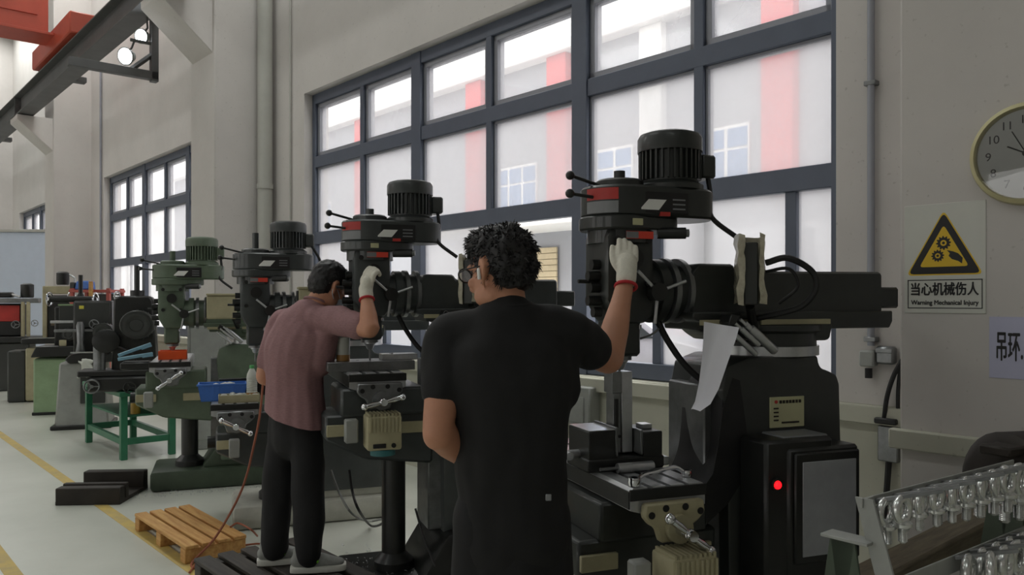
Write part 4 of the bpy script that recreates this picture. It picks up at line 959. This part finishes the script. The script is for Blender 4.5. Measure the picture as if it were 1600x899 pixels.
    MB().tube([q(-.084, .006, .004), q(-.09, .002, -.002), q(-.088, .004, -.024)], .005, 8, 4).build('ear_bud', mWHITE, body)
    # ---- glove
    c = Clay(); hand_clay(c, wr + hb.col[1] * .02, hb, (.35, .4, .5, .6), .9, spread=.2, thumb=3, r=.0122)
    c.limb([(wr - hb.col[1] * .005, .033), (wr + hb.col[1] * .06, .034)])
    gv = c.fuse('work_glove', mGLOVE, body, .0036, 2)
    x_, y_, _ = frame(hb.col[1]); MB().tube([wr - hb.col[1] * .03 + (x_ * math.cos(a) + y_ * math.sin(a)) * .0335 for a in [2 * PI * k / 24 for k in range(25)]], .0055, 8).build('red_cuff', mCUFF, gv)
man_black()

def man_pink():
    zb = .165
    r = thing('person', 'person in a dusty pink tee shirt and mask bending over a milling table', 'person', (-1.05, 4.0, zb))
    O = r.location; p = lambda x, y, z: Vector((x, y, z)) - O
    c = Clay(); Hc = p(-.925, 4.02, 1.575); B = basis((.66, .62, -.42), (.42, .2, 1))
    head_clay(c, Hc, B, 1.0); ears(c, Hc, B, 1.0)
    c.limb([(p(-1.01, 3.98, 1.43), .06), (p(-.985, 3.99, 1.48), .054), (p(-.945, 4.0, 1.54), .054)])
    c.limb([(p(-1.08, 4.0, .92), (.135, .10), (.8, -.6, 0)), (p(-1.075, 4.0, 1.1), (.13, .10)), (p(-1.05, 3.99, 1.3), (.155, .105)), (p(-1.01, 3.98, 1.40), (.12, .08))])
    sh = p(-.865, 3.885, 1.405); el = p(-.66, 3.70, 1.365); wr = p(-.694, 3.79, 1.535)
    c.limb([(sh, .052), (sh.lerp(el, .5), .047), (el, .040), (el.lerp(wr, .12), .043), (el.lerp(wr, .35), .042), (el.lerp(wr, .8), .03), (wr, .026)])
    sl = p(-1.185, 4.10, 1.38); ell = p(-1.265, 4.06, 1.12); wl = p(-1.13, 4.24, .985)
    c.limb([(sl, .052), (sl.lerp(ell, .5), .048), (ell, .04), (ell.lerp(wl, .15), .043), (ell.lerp(wl, .8), .03), (wl, .027)])
    hand_clay(c, wl, basis((.5, .8, -.2), (-.6, .3, .7)), .6, .92)
    fr = Vector((.8, -.6, 0))
    L = [(p(-1.155, 4.06, .90), .072), (p(-1.175, 4.05, .68), .07), (p(-1.185, 4.04, .55), .055), (p(-1.19, 4.03, .44), .052), (p(-1.195, 4.02, .25), .036)]
    Rr = [(p(-1.03, 3.95, .90), .072), (p(-1.01, 3.94, .68), .07), (p(-1.005, 3.93, .55), .055), (p(-1.0, 3.92, .44), .052), (p(-1.0, 3.91, .25), .036)]
    c.limb(L); c.limb(Rr)
    body = c.fuse('body', mSKIN, r, .0075, 5)
    # shirt, loose and untucked
    c = Clay()
    c.limb([(p(-1.085, 4.0, .82), (.19, .15), (.8, -.6, 0)), (p(-1.088, 4.0, .94), (.176, .138)), (p(-1.095, 4.0, 1.1), (.166, .13)), (p(-1.085, 3.99, 1.25), (.18, .135)), (p(-1.05, 3.99, 1.36), (.17, .115)), (p(-1.015, 3.985, 1.43), (.105, .08))])
    c.limb([(p(-1.02, 3.98, 1.40), .085), (p(-.99, 3.99, 1.462), .063)])
    c.limb([(p(-1.02, 3.98, 1.41), .07), (p(-.93, 3.92, 1.41), .066), (sh, .072), (sh.lerp(el, .35), .07), (sh.lerp(el, .66), .066)])
    c.limb([(p(-1.02, 3.99, 1.40), .07), (p(-1.12, 4.06, 1.40), .066), (sl, .07), (sl.lerp(ell, .4), .066), (sl.lerp(ell, .75), .062)])
    c.limb([(p(-.90, 3.92, 1.36), .06), (p(-.97, 3.95, 1.2), .08)]); c.limb([(p(-1.17, 4.08, 1.34), .07), (p(-1.14, 4.05, 1.2), .08)])
    tee = c.fuse('tee_shirt', mPINK, body, .009, 4, fold=.011, fscale=7, fdir=(1.4, 1.4, .55), cut=[(p(-1.09, 4, .915), (-.25, .1, -1))])
    MB().tube([p(-.985, 3.99, 1.497) + (Vector((.8, -.6, 0)) * math.cos(a) + Vector((.5, .6, -.35)) * math.sin(a)) * .06 for a in [2 * PI * k / 24 for k in range(25)]], .006, 8).build('collar', mPINK, tee)
    c = Clay()
    c.limb([(p(-1.09, 4.0, .80), (.138, .108), (.8, -.6, 0)), (p(-1.09, 4.0, .94), (.132, .10)), (p(-1.09, 4, .98), (.125, .095))])
    for Q in (L, Rr):
        c.limb([(Q[0][0], .084), (Q[1][0], .084), (Q[2][0], .08), (Q[3][0], .077), (Q[4][0] + Vector((0, 0, .06)), .069), (Q[4][0] + Vector((0, 0, .0)), .066)])
    tr = c.fuse('trousers', mTROU, body, .010, 5, fold=.008, fscale=9, fdir=(1, 1, .6))
    shoe(p(-1.185, 4.04, zb + .003), -math.radians(72), body); shoe(p(-.985, 3.925, zb + .003), -math.radians(78), body)
    c = Clay(); q = lambda x, y, z: Hc + B @ Vector((x, y, z))
    c.blob(q(0, -.016, .042), (.082, .098, .086), B); c.blob(q(0, -.045, .0), (.077, .066, .075), B); c.blob(q(0, .05, .082), (.06, .045, .03), B)
    hair = c.fuse('hair', mHAIR, body, .007, 3, fold=.004, fscale=60)
    t = MB(); rr = random.Random(9); vs = hair.data.vertices
    for _ in range(900):
        v = vs[rr.randrange(len(vs))]; lo = B.transposed() @ (v.co - Hc); l = rr.uniform(.006, .016)
        d = (v.normal * .6 + B @ Vector((rr.uniform(-.4, .4), .5, rr.uniform(-.7, .0)))).normalized(); x_, y_, _ = frame(d); w = .0018; p0 = v.co - v.normal * .003
        t.add([p0 + x_ * w, p0 - x_ * w * .5 + y_ * w, p0 - x_ * w * .5 - y_ * w, p0 + d * l], [(0, 1, 3), (1, 2, 3), (2, 0, 3)])
    t.build('hair_strands', mHAIR, hair, smooth=0)
    c = Clay(); c.blob(q(0, .066, -.058), (.052, .046, .048), B); c.blob(q(0, .03, -.075), (.055, .05, .034), B)
    mk = c.fuse('face_mask', mMASK, body, .005, 3)
    g = MB()
    for x in (-1, 1): g.tube([q(x * .05, .06, -.035), q(x * .072, .01, .0), q(x * .08, -.012, .012), q(x * .076, -.006, -.03), q(x * .054, .05, -.075)], .0018, 6, 4)
    g.build('ear_loop', mMASK, mk)
    fd = (wr - el).normalized(); hb = basis(Vector((.08, -.02, .3)), (-.45, -.85, .2)); hb = Matrix((-hb.col[0], hb.col[1], hb.col[2])).transposed()
    c = Clay(); hand_clay(c, wr + fd * .02, hb, (1.35, 1.4, 1.45, 1.5), .9, spread=.3, thumb=1, r=.0135); c.limb([(wr - fd * .02, .0335), (wr + fd * .02, .034), (wr + fd * .02 + hb.col[1] * .04, .03)])
    gv = c.fuse('work_glove', mGLOVE, body, .0036, 2)
    x_, y_, _ = frame(fd); MB().tube([wr - fd * .035 + (x_ * math.cos(a) + y_ * math.sin(a)) * .0325 for a in [2 * PI * k / 24 for k in range(25)]], .006, 8).build('red_cuff', mCUFF, gv)
man_pink()

# ------------------------------------------------------------------ the row of grinders and small machines further left
def hw(r, c, R, ax, nm='handwheel', m=None, spokes=3):
    m = m or mCHROME
    h = MB().torus(c, R, R * .13, ax, 24, 8); x, y, d = frame(ax); c = Vector(c)
    for k in range(spokes):
        a = 2 * PI * k / spokes; h.cyl(c, c + (x * math.cos(a) + y * math.sin(a)) * R, R * .09, n=8)
    h.cyl(c - d * R * .25, c + d * R * .25, R * .25, n=14); return h.build(nm, m, r)
def drum(r, c, R, L, m, ax=(0, -1, 0)):
    x, y, d = frame(ax); b = MB().lathe([(R * .9, 0), (R, .01), (R, L - .02), (R * .94, L)], c, ax, 28)
    for k in range(20): a = 2 * PI * k / 20; q = Vector(c) + (x * math.cos(a) + y * math.sin(a)) * R; b.cyl(q + d * .03, q + d * (L - .04), R * .05, n=6)
    o = b.build('motor', m, r); MB().lathe([(R * .55, L), (R * .8, L), (R * .8, L + .012), (R * .62, L + .016), (R * .55, L + .012)], c, ax, 24).lathe([(.001, L), (R * .4, L), (R * .38, L + .02), (.001, L + .02)], c, ax, 24).build('fan_cover', mSCREEN, o); return o
def back_machines():
    # black surface grinder on a green steel stand
    o = P(208, 560, 7.7)
    r = thing('surface_grinder', 'black surface grinder with round motor standing on the green steel stand', 'grinder', (o.x, 7.7, 0), MA)
    r.scale = (1.07, 1.07, 1.0); zb = .647
    MB().box((-.34, -.22, zb), (.30, .25, zb + .14), .02).build('bed', mBLACK, r)
    MB().box((-.42, -.2, zb + .14), (.22, .12, zb + .2), .01).build('table', mBLACK, r)
    MB().prism([(-.17, zb + .14), (-.15, 1.52), (-.1, 1.545), (.14, 1.545), (.17, 1.5), (.2, zb + .14)], -.08, .26, 'y', .015).build('column', mBLACK, r)
    drum(r, (.05, -.08, 1.27), .14, .15, mSCREEN)
    MB().cyl((.03, .05, 1.54), (.03, .05, 1.84), .022).cyl((.03, .05, 1.54), (.03, .05, 1.60), .06).build('lifting_screw', mBLACK, r)
    MB().lathe([(.09, 0), (.11, .01), (.11, .05), (.09, .06)], (-.2, -.12, 1.12), (0, -1, 0), 24).build('wheel_guard', mBLACK, r)
    hw(r, (-.30, -.25, zb + .06), .06, (0, -1, 0), m=mSTEEL2); hw(r, (.0, -.26, zb + .04), .05, (0, -1, 0), m=mBLACK)
    MB().tube([(-.2, -.1, 1.0), (-.1, -.16, 1.06), (.0, -.18, 1.0), (.05, -.15, .9)], .012, 8, 6).build('coolant_hose', mRUB, r)
    MB().cyl((-.26, -.1, zb + .2), (-.26, -.1, zb + .42), .05).build('tailstock', mSTEEL2, r)
    r = thing('steel_stand', 'bright green steel stand with a shelf under the black grinder', 'stand', (-3.9, 8.1, 0), TH)
    for x in (-.62, .62):
        for y in (-.22, .22): MB().box((x - .03, y - .03, 0), (x + .03, y + .03, .60), .004).build('leg', mBENCH, r)
    MB().box((-.68, -.27, .6), (.68, .27, .645), .005).build('top', mBENCH, r)
    MB().box((-.59, -.2, .38), (.5, .2, .40), .003).build('shelf', mBENCH, r)
    for y in (-.22, .22): MB().box((-.62, y - .02, .14), (.62, y + .02, .2), .003).build('rail', mBENCH, r)
    for x in (-.62, .62): MB().box((x - .02, -.22, .14), (x + .02, .22, .2), .003).build('rail', mBENCH, r)
    MB().box((-.59, .19, .4), (.59, .2, .6), .003).build('back_panel', mBENCH, r)
    r2 = thing('oil_can', 'small mustard can on the shelf of the green stand', 'can', r.matrix_basis @ Vector((.40, -.05, .4)), MA)
    MB().lathe([(.001, 0), (.045, 0), (.045, .12), (.03, .13), (.001, .13)], n=20).build('can', mat('mustard_tin', (176, 140, 50), .4), r2); MB().tube([(.02, 0, .13), (.05, 0, .16), (.1, 0, .14)], .006, 6, 4).build('spout', mRUB, r2)
    # grey-based tool grinder
    o = G(110, 672); 
    r = thing('tool_grinder', 'tool grinder on a tapered pale grey cabinet, left of the green stand', 'grinder', (o.x, o.y + .3, 0), MA)
    MB().prism([(-.27, .03), (.30, .03), (.24, .78), (-.22, .78)], -.27, .27, 'y', .02).build('cabinet', mGREY, r)
    MB().box((-.31, -.3, 0), (.33, .3, .05), .01).build('plinth', mBLACK, r)
    MB().box((.0, -.30, .30), (.26, -.26, .62), .008).build('switch_box', mSCREEN, r)
    MB().prism([(-.16, .82), (-.1, .88), (.48, .9), (.48, .78), (-.12, .77)], -.3, .26, 'y', .012).build('coolant_pan', mBLACK, r); MB().box((-.10, -.31, .888), (.48, -.29, .903), .003).build('pan_edge', mGREY, r)
    MB().box((-.12, .0, .86), (.3, .3, 1.5), .02).build('column', mBLACK, r); MB().box((-.10, -.03, 1.18), (.28, .01, 1.48), .006).build('splash_panel', mSCREEN, r)
    MB().box((-.05, -.035, 1.40), (.0, -.028, 1.44), .002).build('yellow_label', mYSIGN, r, label='small yellow label')
    drum(r, (.22, .0, 1.12), .115, .16, mSCREEN); hw(r, (.12, -.12, 1.22), .05, (0, -1, 0), m=mSTEEL2); hw(r, (.36, -.05, 1.55), .06, (1, -.5, 0))
    MB().lathe([(.04, .86), (.05, .9), (.035, 1.0), (.045, 1.2), (.03, 1.25)], (-.02, -.15, 0), n=18).build('work_head', mSTEEL2, r); MB().lathe([(.05, .86), (.06, .9), (.04, 1.05), (.05, 1.1), (.02, 1.3)], (.42, -.1, 0), n=18).build('tail_head', mSTEEL, r)
    MB().box((-.3, -.12, 1.13), (.45, -.08, 1.16), .004).build('slide_bar', mSTEEL2, r)
    b = Clay(); rr = random.Random(11)
    t = thing('cotton_waste', 'clump of white cotton rags hanging on the grey cabinet', 'rag', r.matrix_basis @ Vector((.12, -.33, .72)), MA)
    for k in range(16): b.limb([(V3(rr.uniform(-.1, .1), rr.uniform(-.04, .0), rr.uniform(-.08, .1)), .018), (V3(rr.uniform(-.14, .16), rr.uniform(-.06, .0), rr.uniform(-.12, .08)), .014)])
    b.fuse('rags', mCLEAR, t, .012, 2)
    t = thing('blue_bucket', 'small blue and white cup hanging right of the grey cabinet', 'cup', r.matrix_basis @ Vector((.50, -.36, .60)), MA)
    MB().lathe([(.001, 0), (.05, 0), (.07, .13), (.064, .13), (.046, .01)], n=20).build('cup', mGREY, t); MB().lathe([(.056, .03), (.0585, .03), (.068, .10), (.066, .10)], n=20).build('band', mBBLUE, t)
    # green-based one
    o = G(64, 650)
    r = thing('tool_grinder', 'tool grinder on a pale green cabinet, second from the green stand', 'grinder', (o.x, o.y + .3, 0), MA)
    MB().box((-.20, -.24, .02), (.27, .26, .74), .02).build('cabinet', mPALEG, r)
    MB().box((-.215, -.245, .0), (.28, .27, .04), .006).build('plinth', mBLACK, r)
    MB().prism([(-.22, .76), (-.16, .9), (.5, .9), (.55, .78)], -.3, .26, 'y', .01).build('coolant_pan', mBLACK, r)
    MB().box((.0, .0, .85), (.42, .3, 1.42), .02).build('column', mBLACK, r); MB().box((.06, -.03, 1.1), (.42, .0, 1.44), .006).build('splash_panel', mSCREEN, r); MB().box((.05, -.04, 1.43), (.43, .0, 1.455), .004).build('panel_edge', mPALEG, r)
    MB().cyl((-.05, -.03, 1.52), (.5, -.03, 1.52), .04).build('spindle', mBLACK, r)
    for x in (-.05, .5): hw(r, (x, -.03, 1.52), .085, (1, -.25, 0), 'chrome_ring', spokes=0)
    MB().cyl((.3, .1, 1.42), (.3, .1, 1.85), .028).lathe([(.05, 1.42), (.05, 1.55), (.03, 1.6)], (.3, .1, 0)).build('post', mBLACK, r)
    MB().box((-.02, -.16, 1.2), (.5, -.1, 1.235), .004).build('slide_bar', mSTEEL, r); drum(r, (.2, -.02, 1.05), .09, .14, mSCREEN); MB().box((.1, -.25, .9), (.18, -.2, .98), .004).build('cream_box', mCREAM, r)
    MB().box((.36, -.2, .88), (.40, -.16, 1.5), .004).build('cream_post', mCREAM, r)
    b = MB()
    for k in range(5): b.box((.24, -.262, .2 + k * .1), (.275, -.235, .24 + k * .1), .003)
    b.build('hinge_strip', mBLACK, r)
    # cream one
    o = G(38, 630)
    r = thing('tool_grinder', 'grinder with tall cream frame on a cream cabinet, third from the green stand', 'grinder', (o.x, o.y + .3, 0), MA)
    MB().box((-.1, -.24, .02), (.22, .26, .80), .02).build('cabinet', mCREAM, r); MB().box((-.34, -.2, .0), (-.1, .26, .76), .02).build('side_cabinet', mSCREEN, r)
    MB().box((-.15, -.28, .86), (.5, .26, .94), .012).build('pan', mBLACK, r); MB().box((-.05, -.285, .94), (.40, -.27, .955)).build('pan_edge', mGREY, r)
    fr = MB(); fr.box((.08, -.02, .92), (.14, .14, 1.66), .006); fr.box((.08, -.02, 1.6), (.46, .14, 1.72), .01); fr.box((.42, -.02, 1.55), (.46, .14, 1.72), .004); fr.build('cream_frame', mCREAM, r)
    MB().box((.14, .02, .94), (.44, .2, 1.58), .01).build('column', mBLACK, r); hw(r, (.48, -.1, 1.55), .09, (1, -.4, 0), 'chrome_ring'); MB().box((.2, -.08, 1.12), (.36, .0, 1.18), .006).build('tan_block', mTIMBER, r)
    MB().lathe([(.08, 1.74), (.09, 1.76), (.09, 1.92), (.06, 1.94), (.001, 1.94)], (.34, .06, 0), n=20).build('top_motor', mBLACK, r); MB().tube([(.42, .05, 1.9), (.5, .05, 1.84), (.48, .05, 1.74)], .014, 8, 5).build('loop', mSTEEL, r)
    # farthest
    o = G(8, 612)
    r = thing('tool_grinder', 'dark grinder with red panel and cream posts at the left edge', 'grinder', (o.x, o.y + .3, 0), MA)
    MB().box((-.4, -.25, 0), (.24, .25, .80), .02).build('cabinet', mSCREEN, r); MB().box((-.5, -.3, .80), (.45, .28, .90), .012).build('pan', mBLACK, r)
    MB().box((-.4, .0, .9), (.1, .25, 1.45), .02).build('column', mBLACK, r); MB().box((-.3, -.03, 1.15), (.05, .0, 1.42), .006).build('red_panel', mRED, r, label='red panel')
    for x in (.12, .2): MB().cyl((x, -.12, .9), (x, -.12, 1.48), .03).build('cream_post', mCREAM, r)
    MB().box((-.4, -.14, 1.46), (.35, .1, 1.54), .01).build('overarm', mSTEEL2, r); hw(r, (.02, -.16, 1.1), .06, (.5, -1, 0), m=mSTEEL2); hw(r, (.3, -.16, 1.12), .05, (.5, -1, 0), m=mSTEEL2)
    MB().lathe([(.09, 1.55), (.10, 1.57), (.10, 1.77), (.06, 1.79), (.001, 1.79)], (.16, .0, 0), n=20).build('top_motor', mBLACK, r); MB().cyl((-.1, -.05, 1.62), (.08, -.1, 1.56), .02).build('feed_bar', mSTEEL, r); MB().box((-.4, -.1, 1.55), (-.05, .12, 1.64), .02).build('cover', mBLACK, r)
    # red rack with a blue box
    Z = 11.6; a = P(109, 478, Z); c = P(171, 478, Z)
    r = thing('storage_rack', 'red steel rack against the wall behind the grinders', 'rack', (a.x, Z, 0)); w = c.x - a.x
    for x in (0, w - .05):
        for y in (0, .4): MB().box((x, y, 0), (x + .05, y + .05, 1.68), .004).build('post', mREDFR, r)
    for z in (1.62, 1.05, .4): MB().box((-.01, -.01, z), (w + .01, .46, z + .04), .004).build('shelf', mREDFR, r)
    MB().box((.05, .42, 1.1), (w - .05, .44, 1.6)).build('back_sheet', mSCREEN, r)
    t = thing('blue_box', 'small blue box on top of the red rack', 'box', (a.x + .02, Z + .08, 1.66)); MB().prism([(0, 0), (.22, 0), (.2, .13), (.03, .13)], 0, .2, 'y', .015).build('box', mBBLUE, t); MB().box((-.08, .02, 0), (-.005, .18, .11), .01).build('dark_end', mBLACK, t)
    t = thing('timber_post', 'thin wooden post leaning in the red rack', 'wood', (a.x + .34, Z - .06, 0)); MB().box((-.025, -.02, 0), (.025, .02, 1.78), .004).build('post', mWOOD, t)
    # pale grey cabinet by the wall, behind the green machine
    p0 = P(320, 540, 8.2)
    r = thing('steel_cabinet', 'pale grey steel cabinet by the wall behind the green milling machine', 'cabinet', (p0.x, 8.2, 0), MA)
    MB().box((-.16, -.2, 0), (.22, .25, 1.32), .01).build('body', mGREY, r); MB().box((-.13, -.215, .1), (.19, -.2, 1.25), .006).build('door', mGREY, r); MB().box((-.1, -.23, .7), (-.085, -.213, .82), .003).build('handle', mSTEEL, r)
back_machines()

# ------------------------------------------------------------------ on the floor
def pallet(name, label, c, L, Wd, h, n, m, bw=.09):
    r = thing(name, label, 'pallet', c, TH)
    for x in (-L / 2 + .05, 0, L / 2 - .05): MB().box((x - .04, -Wd / 2, .0), (x + .04, Wd / 2, h - .022), .004).build('bearer', m, r)
    for k in range(n):
        y = -Wd / 2 + bw / 2 + (Wd - bw) * k / (n - 1); MB().box((-L / 2, y - bw / 2, h - .022), (L / 2, y + bw / 2, h), .004).build('slat', m, r)
    return r
a, b_, c_, d_ = G(210, 802, .1), G(279, 856, .1), G(393, 840, .1), G(300, 789, .1)
c = (a + b_ + c_ + d_) / 4
pallet('wooden_pallet', 'pale pine slatted pallet on the floor left of the man in pink', (c.x, c.y, 0), (b_ - a).length, (d_ - a).length * .98, .105, 4, mWOOD, .075)
pallet('wooden_pallet', 'dark oily slatted pallet the man in pink stands on', (-1.10, 3.94, 0), 1.0, .58, .165, 5, mWOODD, .085)
def floor_things():
    a = G(97, 790); b_ = G(203, 786); 
    r = thing('steel_channel', 'rusty dark steel channel block with two long ridges on the floor', 'steel channel', ((a.x + b_.x) / 2 - .06, a.y + .26, 0), .06)
    w = (b_.x - a.x) / 2
    MB().box((-w, -.26, 0), (w, .26, .03), .003).build('web', mRUST, r)
    for y0, y1, h in ((-.26, -.17, .125), (-.15, -.10, .135), (.17, .26, .155)): MB().box((-w, y0, .02), (w, y1, h), .006).build('ridge', mRUST, r)
    # rust red hose
    pts = [P(412, 585, 4.75), P(407, 640, 4.7), P(398, 690, 4.65), P(378, 765, 4.6), G(338, 838, .14), G(300, 880, .012), G(312, 889, .012), G(345, 886, .012), G(385, 868, .012), P(415, 862, 4.2)]
    r = thing('air_hose', 'rust red air hose hanging to the floor by the man in pink', 'hose', (0, 0, 0)); MB().tube(pts, .007, 8, 8).build('hose', mHOSE, r)
    r = thing('air_hose', 'rust red hose loop lying across the pale pine pallet', 'hose', (0, 0, 0))
    MB().tube([G(296, 895, .012), G(318, 868, .012), G(352, 858, .012), G(392, 851, .012), G(412, 850, .012)], .006, 8, 8).tube([G(360, 824, .11), G(372, 818, .115), G(392, 828, .11), G(402, 838, .03)], .006, 8, 8).build('hose', mHOSE, r)
    for lb, m, pts, q in (('pale cable hanging in a loop under the second milling machine', mGREY, [P(517, 735, 4.1), P(530, 770, 4.05), P(550, 803, 4.0), G(575, 815, .11), G(596, 812, .12)], .006),
                   ('black cable hanging in a loop under the second milling machine', mRUB, [P(546, 735, 4.1), P(551, 770, 4.05), P(562, 800, 4.0), G(580, 822, .012), P(598, 818, 4.2), P(607, 800, 4.3)], .007),
                   ('thin black cable trailing over the base of the second milling machine', mRUB, [P(649, 795, 3.75), P(662, 840, 3.72), P(680, 885, 3.68)], .005)):
        r = thing('power_cable', lb, 'cable', (0, 0, 0)); MB().tube(pts, q, 8, 8).build('cable', m, r)
    rr = random.Random(21); b = MB()
    def chip(c, R):
        n = Vector((rr.uniform(-1, 1), rr.uniform(-1, 1), rr.uniform(-.4, 1))); b.torus(c, R, R * .22, n, 7, 4, rr.uniform(0, 3), rr.uniform(4, 6))
    for _ in range(420):
        x, y = rr.gauss(0, .35), rr.gauss(0, .3); o = ML(1, .15 + x, .30 + y * 1.0, 0); chip(Vector((o.x, o.y, .006)), rr.uniform(.004, .011))
    for _ in range(160): o = ML(1, rr.uniform(-.1, .3), rr.uniform(-.27, .2), .153); chip(o, rr.uniform(.003, .008))
    for _ in range(160): o = ML(3, rr.uniform(-.3, .9), rr.gauss(-.28, .05), .006); chip(o, rr.uniform(.003, .008))
    o = b.build('metal_shavings', mSTEEL); tag(o, 'scattered bright metal shavings around the machine bases', 'metal shavings', kind='stuff')
floor_things()

# ------------------------------------------------------------------ rack of lifting eye bolts
def eye(parent_label, M, s, grp):
    pass
EYE = {}
def eyebolt_mesh():
    b = MB().torus((0, 0, -.026), .026, .0092, (1, 0, 0), 28, 10); b.lathe([(.016, -.066), (.021, -.062), (.021, -.055), (.012, -.05)], n=18)
    ring = b
    sh = MB(); pr = [(.0105, -.066)]
    for k in range(9): pr += [(.0105, -.068 - k * .0035), (.0088, -.0697 - k * .0035)]
    sh.lathe(pr + [(.006, -.101), (.001, -.101)], n=14)
    return ring, sh
def bolt_rack():
    n_ = Vector((CA, SA, 0)); al = Vector((.63, .777, 0)).normalized()
    A0 = P(1362, 797, 1.72); B0 = P(1572, 740, 2.20); al = (B0 - A0); Lr = al.length; al.normalize()
    yaw = math.atan2(al.y, al.x)
    flat = math.hypot(B0.x - A0.x, B0.y - A0.y); slope = (B0.z - A0.z)
    r = thing('bolt_rack', 'green-grey welded rack of angle steel holding rows of lifting eye bolts', 'rack', (A0.x, A0.y, 0), yaw)
    L = lambda x, y, z: r.matrix_basis @ Vector((x, y, z))
    h0 = A0.z
    # sloping end plate (front), A-frame legs, rails
    r_ang = []
    MB().prism([(-.02, h0 + .03), (.02, h0 + .03), (-.28, 0), (-.33, 0)], -.035, -.028, 'x', .001).build('end_bar', mGREY, r)
    MB().prism([(-.005, h0 + .03), (.0, h0 + .03), (-.27, 0), (-.275, 0)], -.03, .0, 'x').build('end_bar_flange', mGREY, r)
    for y0, y1 in ((.04, .18), (.04, -.10)): MB().prism([(y0 - .028, h0 - .06), (y0 + .028, h0 - .06), (y1 + .028, 0), (y1 - .028, 0)], -.05, -.044, 'x', .001).build('leg', mGREEND, r)
    MB().box((-.06, -.02, h0 - .065), (-.01, .085, h0 - .058), .001).build('cap_plate', mGREY, r)
    for y0, y1 in ((.02, .18), (.02, -.10)): MB().prism([(y0 - .028, h0 - .02), (y0 + .028, h0 - .02), (y1 + .028, 0), (y1 - .028, 0)], flat + .05, flat + .056, 'x', .001).build('leg', mGREEND, r)
    MB().prism([(-.04, h0 + .01), (flat + .06, h0 + slope + .01), (flat + .06, h0 + slope + .03), (-.04, h0 + .03)], .0, .005, 'y', .001).build('top_rail', mGREY, r)
    MB().prism([(-.04, h0 - .17), (flat + .06, h0 + slope - .17), (flat + .06, h0 + slope - .13), (-.04, h0 - .13)], -.06, -.055, 'y', .001).build('lower_rail', mGREY, r)
    ring, sh = eyebolt_mesh(); proto = None
    sizes = [.95, .8, .84, .9, .94, .98, 1.04, 1.1, 1.4]
    nm = ['first', 'second', 'third', 'fourth', 'fifth', 'sixth', 'seventh', 'eighth', 'ninth']
    def hang(x, y, z, s, tw, lab):
        nonlocal proto
        if proto is None:
            proto = thing('eye_bolt', '', 'eye bolt', (0, 0, 0), 0, 'lifting eye bolts on the rack'); ring.build('ring', mCHROME2, proto); sh.build('shank', mCHROME2, proto); e = proto
        else:
            e = proto.copy(); COL.objects.link(e)
            for ch in list(proto.children): c = ch.copy(); COL.objects.link(c); c.parent = e
        e.location = L(x, y, z); e.scale = (s, s, s); e.rotation_euler = (tw, 0, yaw + PI / 2 + .12 + rrr.uniform(-.25, .25)); e['label'] = lab
    rrr = random.Random(4); np_ = 9
    for k in range(np_):
        t = (k + .15) / np_; x = flat * t; z = h0 + slope * t + .018; s = sizes[k]; ln = .135
        d = Vector((.45, -1, .30)).normalized()
        MB().box((-.006, 0, -.004), (.006, ln, .004), .0006, Matrix.Translation((x, 0, z)) @ basis(d, (0, 0, 1)).to_4x4()).build('peg', mSTEEL2, r)
        for j, f in enumerate((.022, .055)):
            q = Vector((x, 0, z)) + d * f; w = 'inner' if j == 0 else 'outer'
            hang(q.x, q.y, q.z - .004, s, rrr.uniform(-.15, .1), 'chrome lifting eye bolt, %s of the pair on the %s top peg' % (w, nm[k]))
    for k in range(5):
        t = .36 + k * .11; x = flat * t; z = h0 + slope * t - .135; d = Vector((.45, -1, .3)).normalized()
        MB().box((-.005, 0, -.004), (.005, .13, .004), .0006, Matrix.Translation((x, -.06, z)) @ basis(d, (0, 0, 1)).to_4x4()).build('peg', mSTEEL2, r)
        for j, f in enumerate((.03, .075)):
            q = Vector((x, -.06, z)) + d * f; hang(q.x, q.y, q.z - .005, 1.25, rrr.uniform(-.15, .1), 'larger chrome eye bolt, %s of the pair on the %s lower peg' % ('inner' if j == 0 else 'outer', nm[k]))
    # timber and dark machine behind
    p0 = P(1415, 890, 2.25); p1 = P(1572, 806, 2.6); d = p1 - p0
    t = thing('timber_beam', 'weathered timber beam leaning behind the eye bolt rack', 'timber', tuple(p0), 0)
    t.rotation_euler = (0, -math.asin(d.z / d.length), math.atan2(d.y, d.x)); MB().box((-.35, -.05, -.05), (d.length - .08, .05, .05), .008).build('beam', mTIMBER, t)
    p0 = P(1625, 765, 2.6)
    t = thing('old_motor', 'dark rusty round motor casing behind the right end of the rack', 'motor', (p0.x, p0.y, 0), .5)
    MB().lathe([(.05, -.16), (.15, -.16), (.19, -.13), (.19, .12), (.14, .15), (.05, .15)], (0, 0, p0.z), (1, -.3, 0), 28).build('casing', mRUST, t)
    MB().box((-.24, -.04, p0.z + .13), (-.02, .06, p0.z + .16), .006).build('bracket', mRUST, t); MB().prism([(-.13, 0), (.13, 0), (.1, p0.z - .15), (-.1, p0.z - .15)], -.13, .13, 'y', .01).build('foot', mRUST, t)
mCHROME2 = mat('zinc_plated_steel', (222, 224, 222), .24, .8, var=.12, scale=40)
bolt_rack()
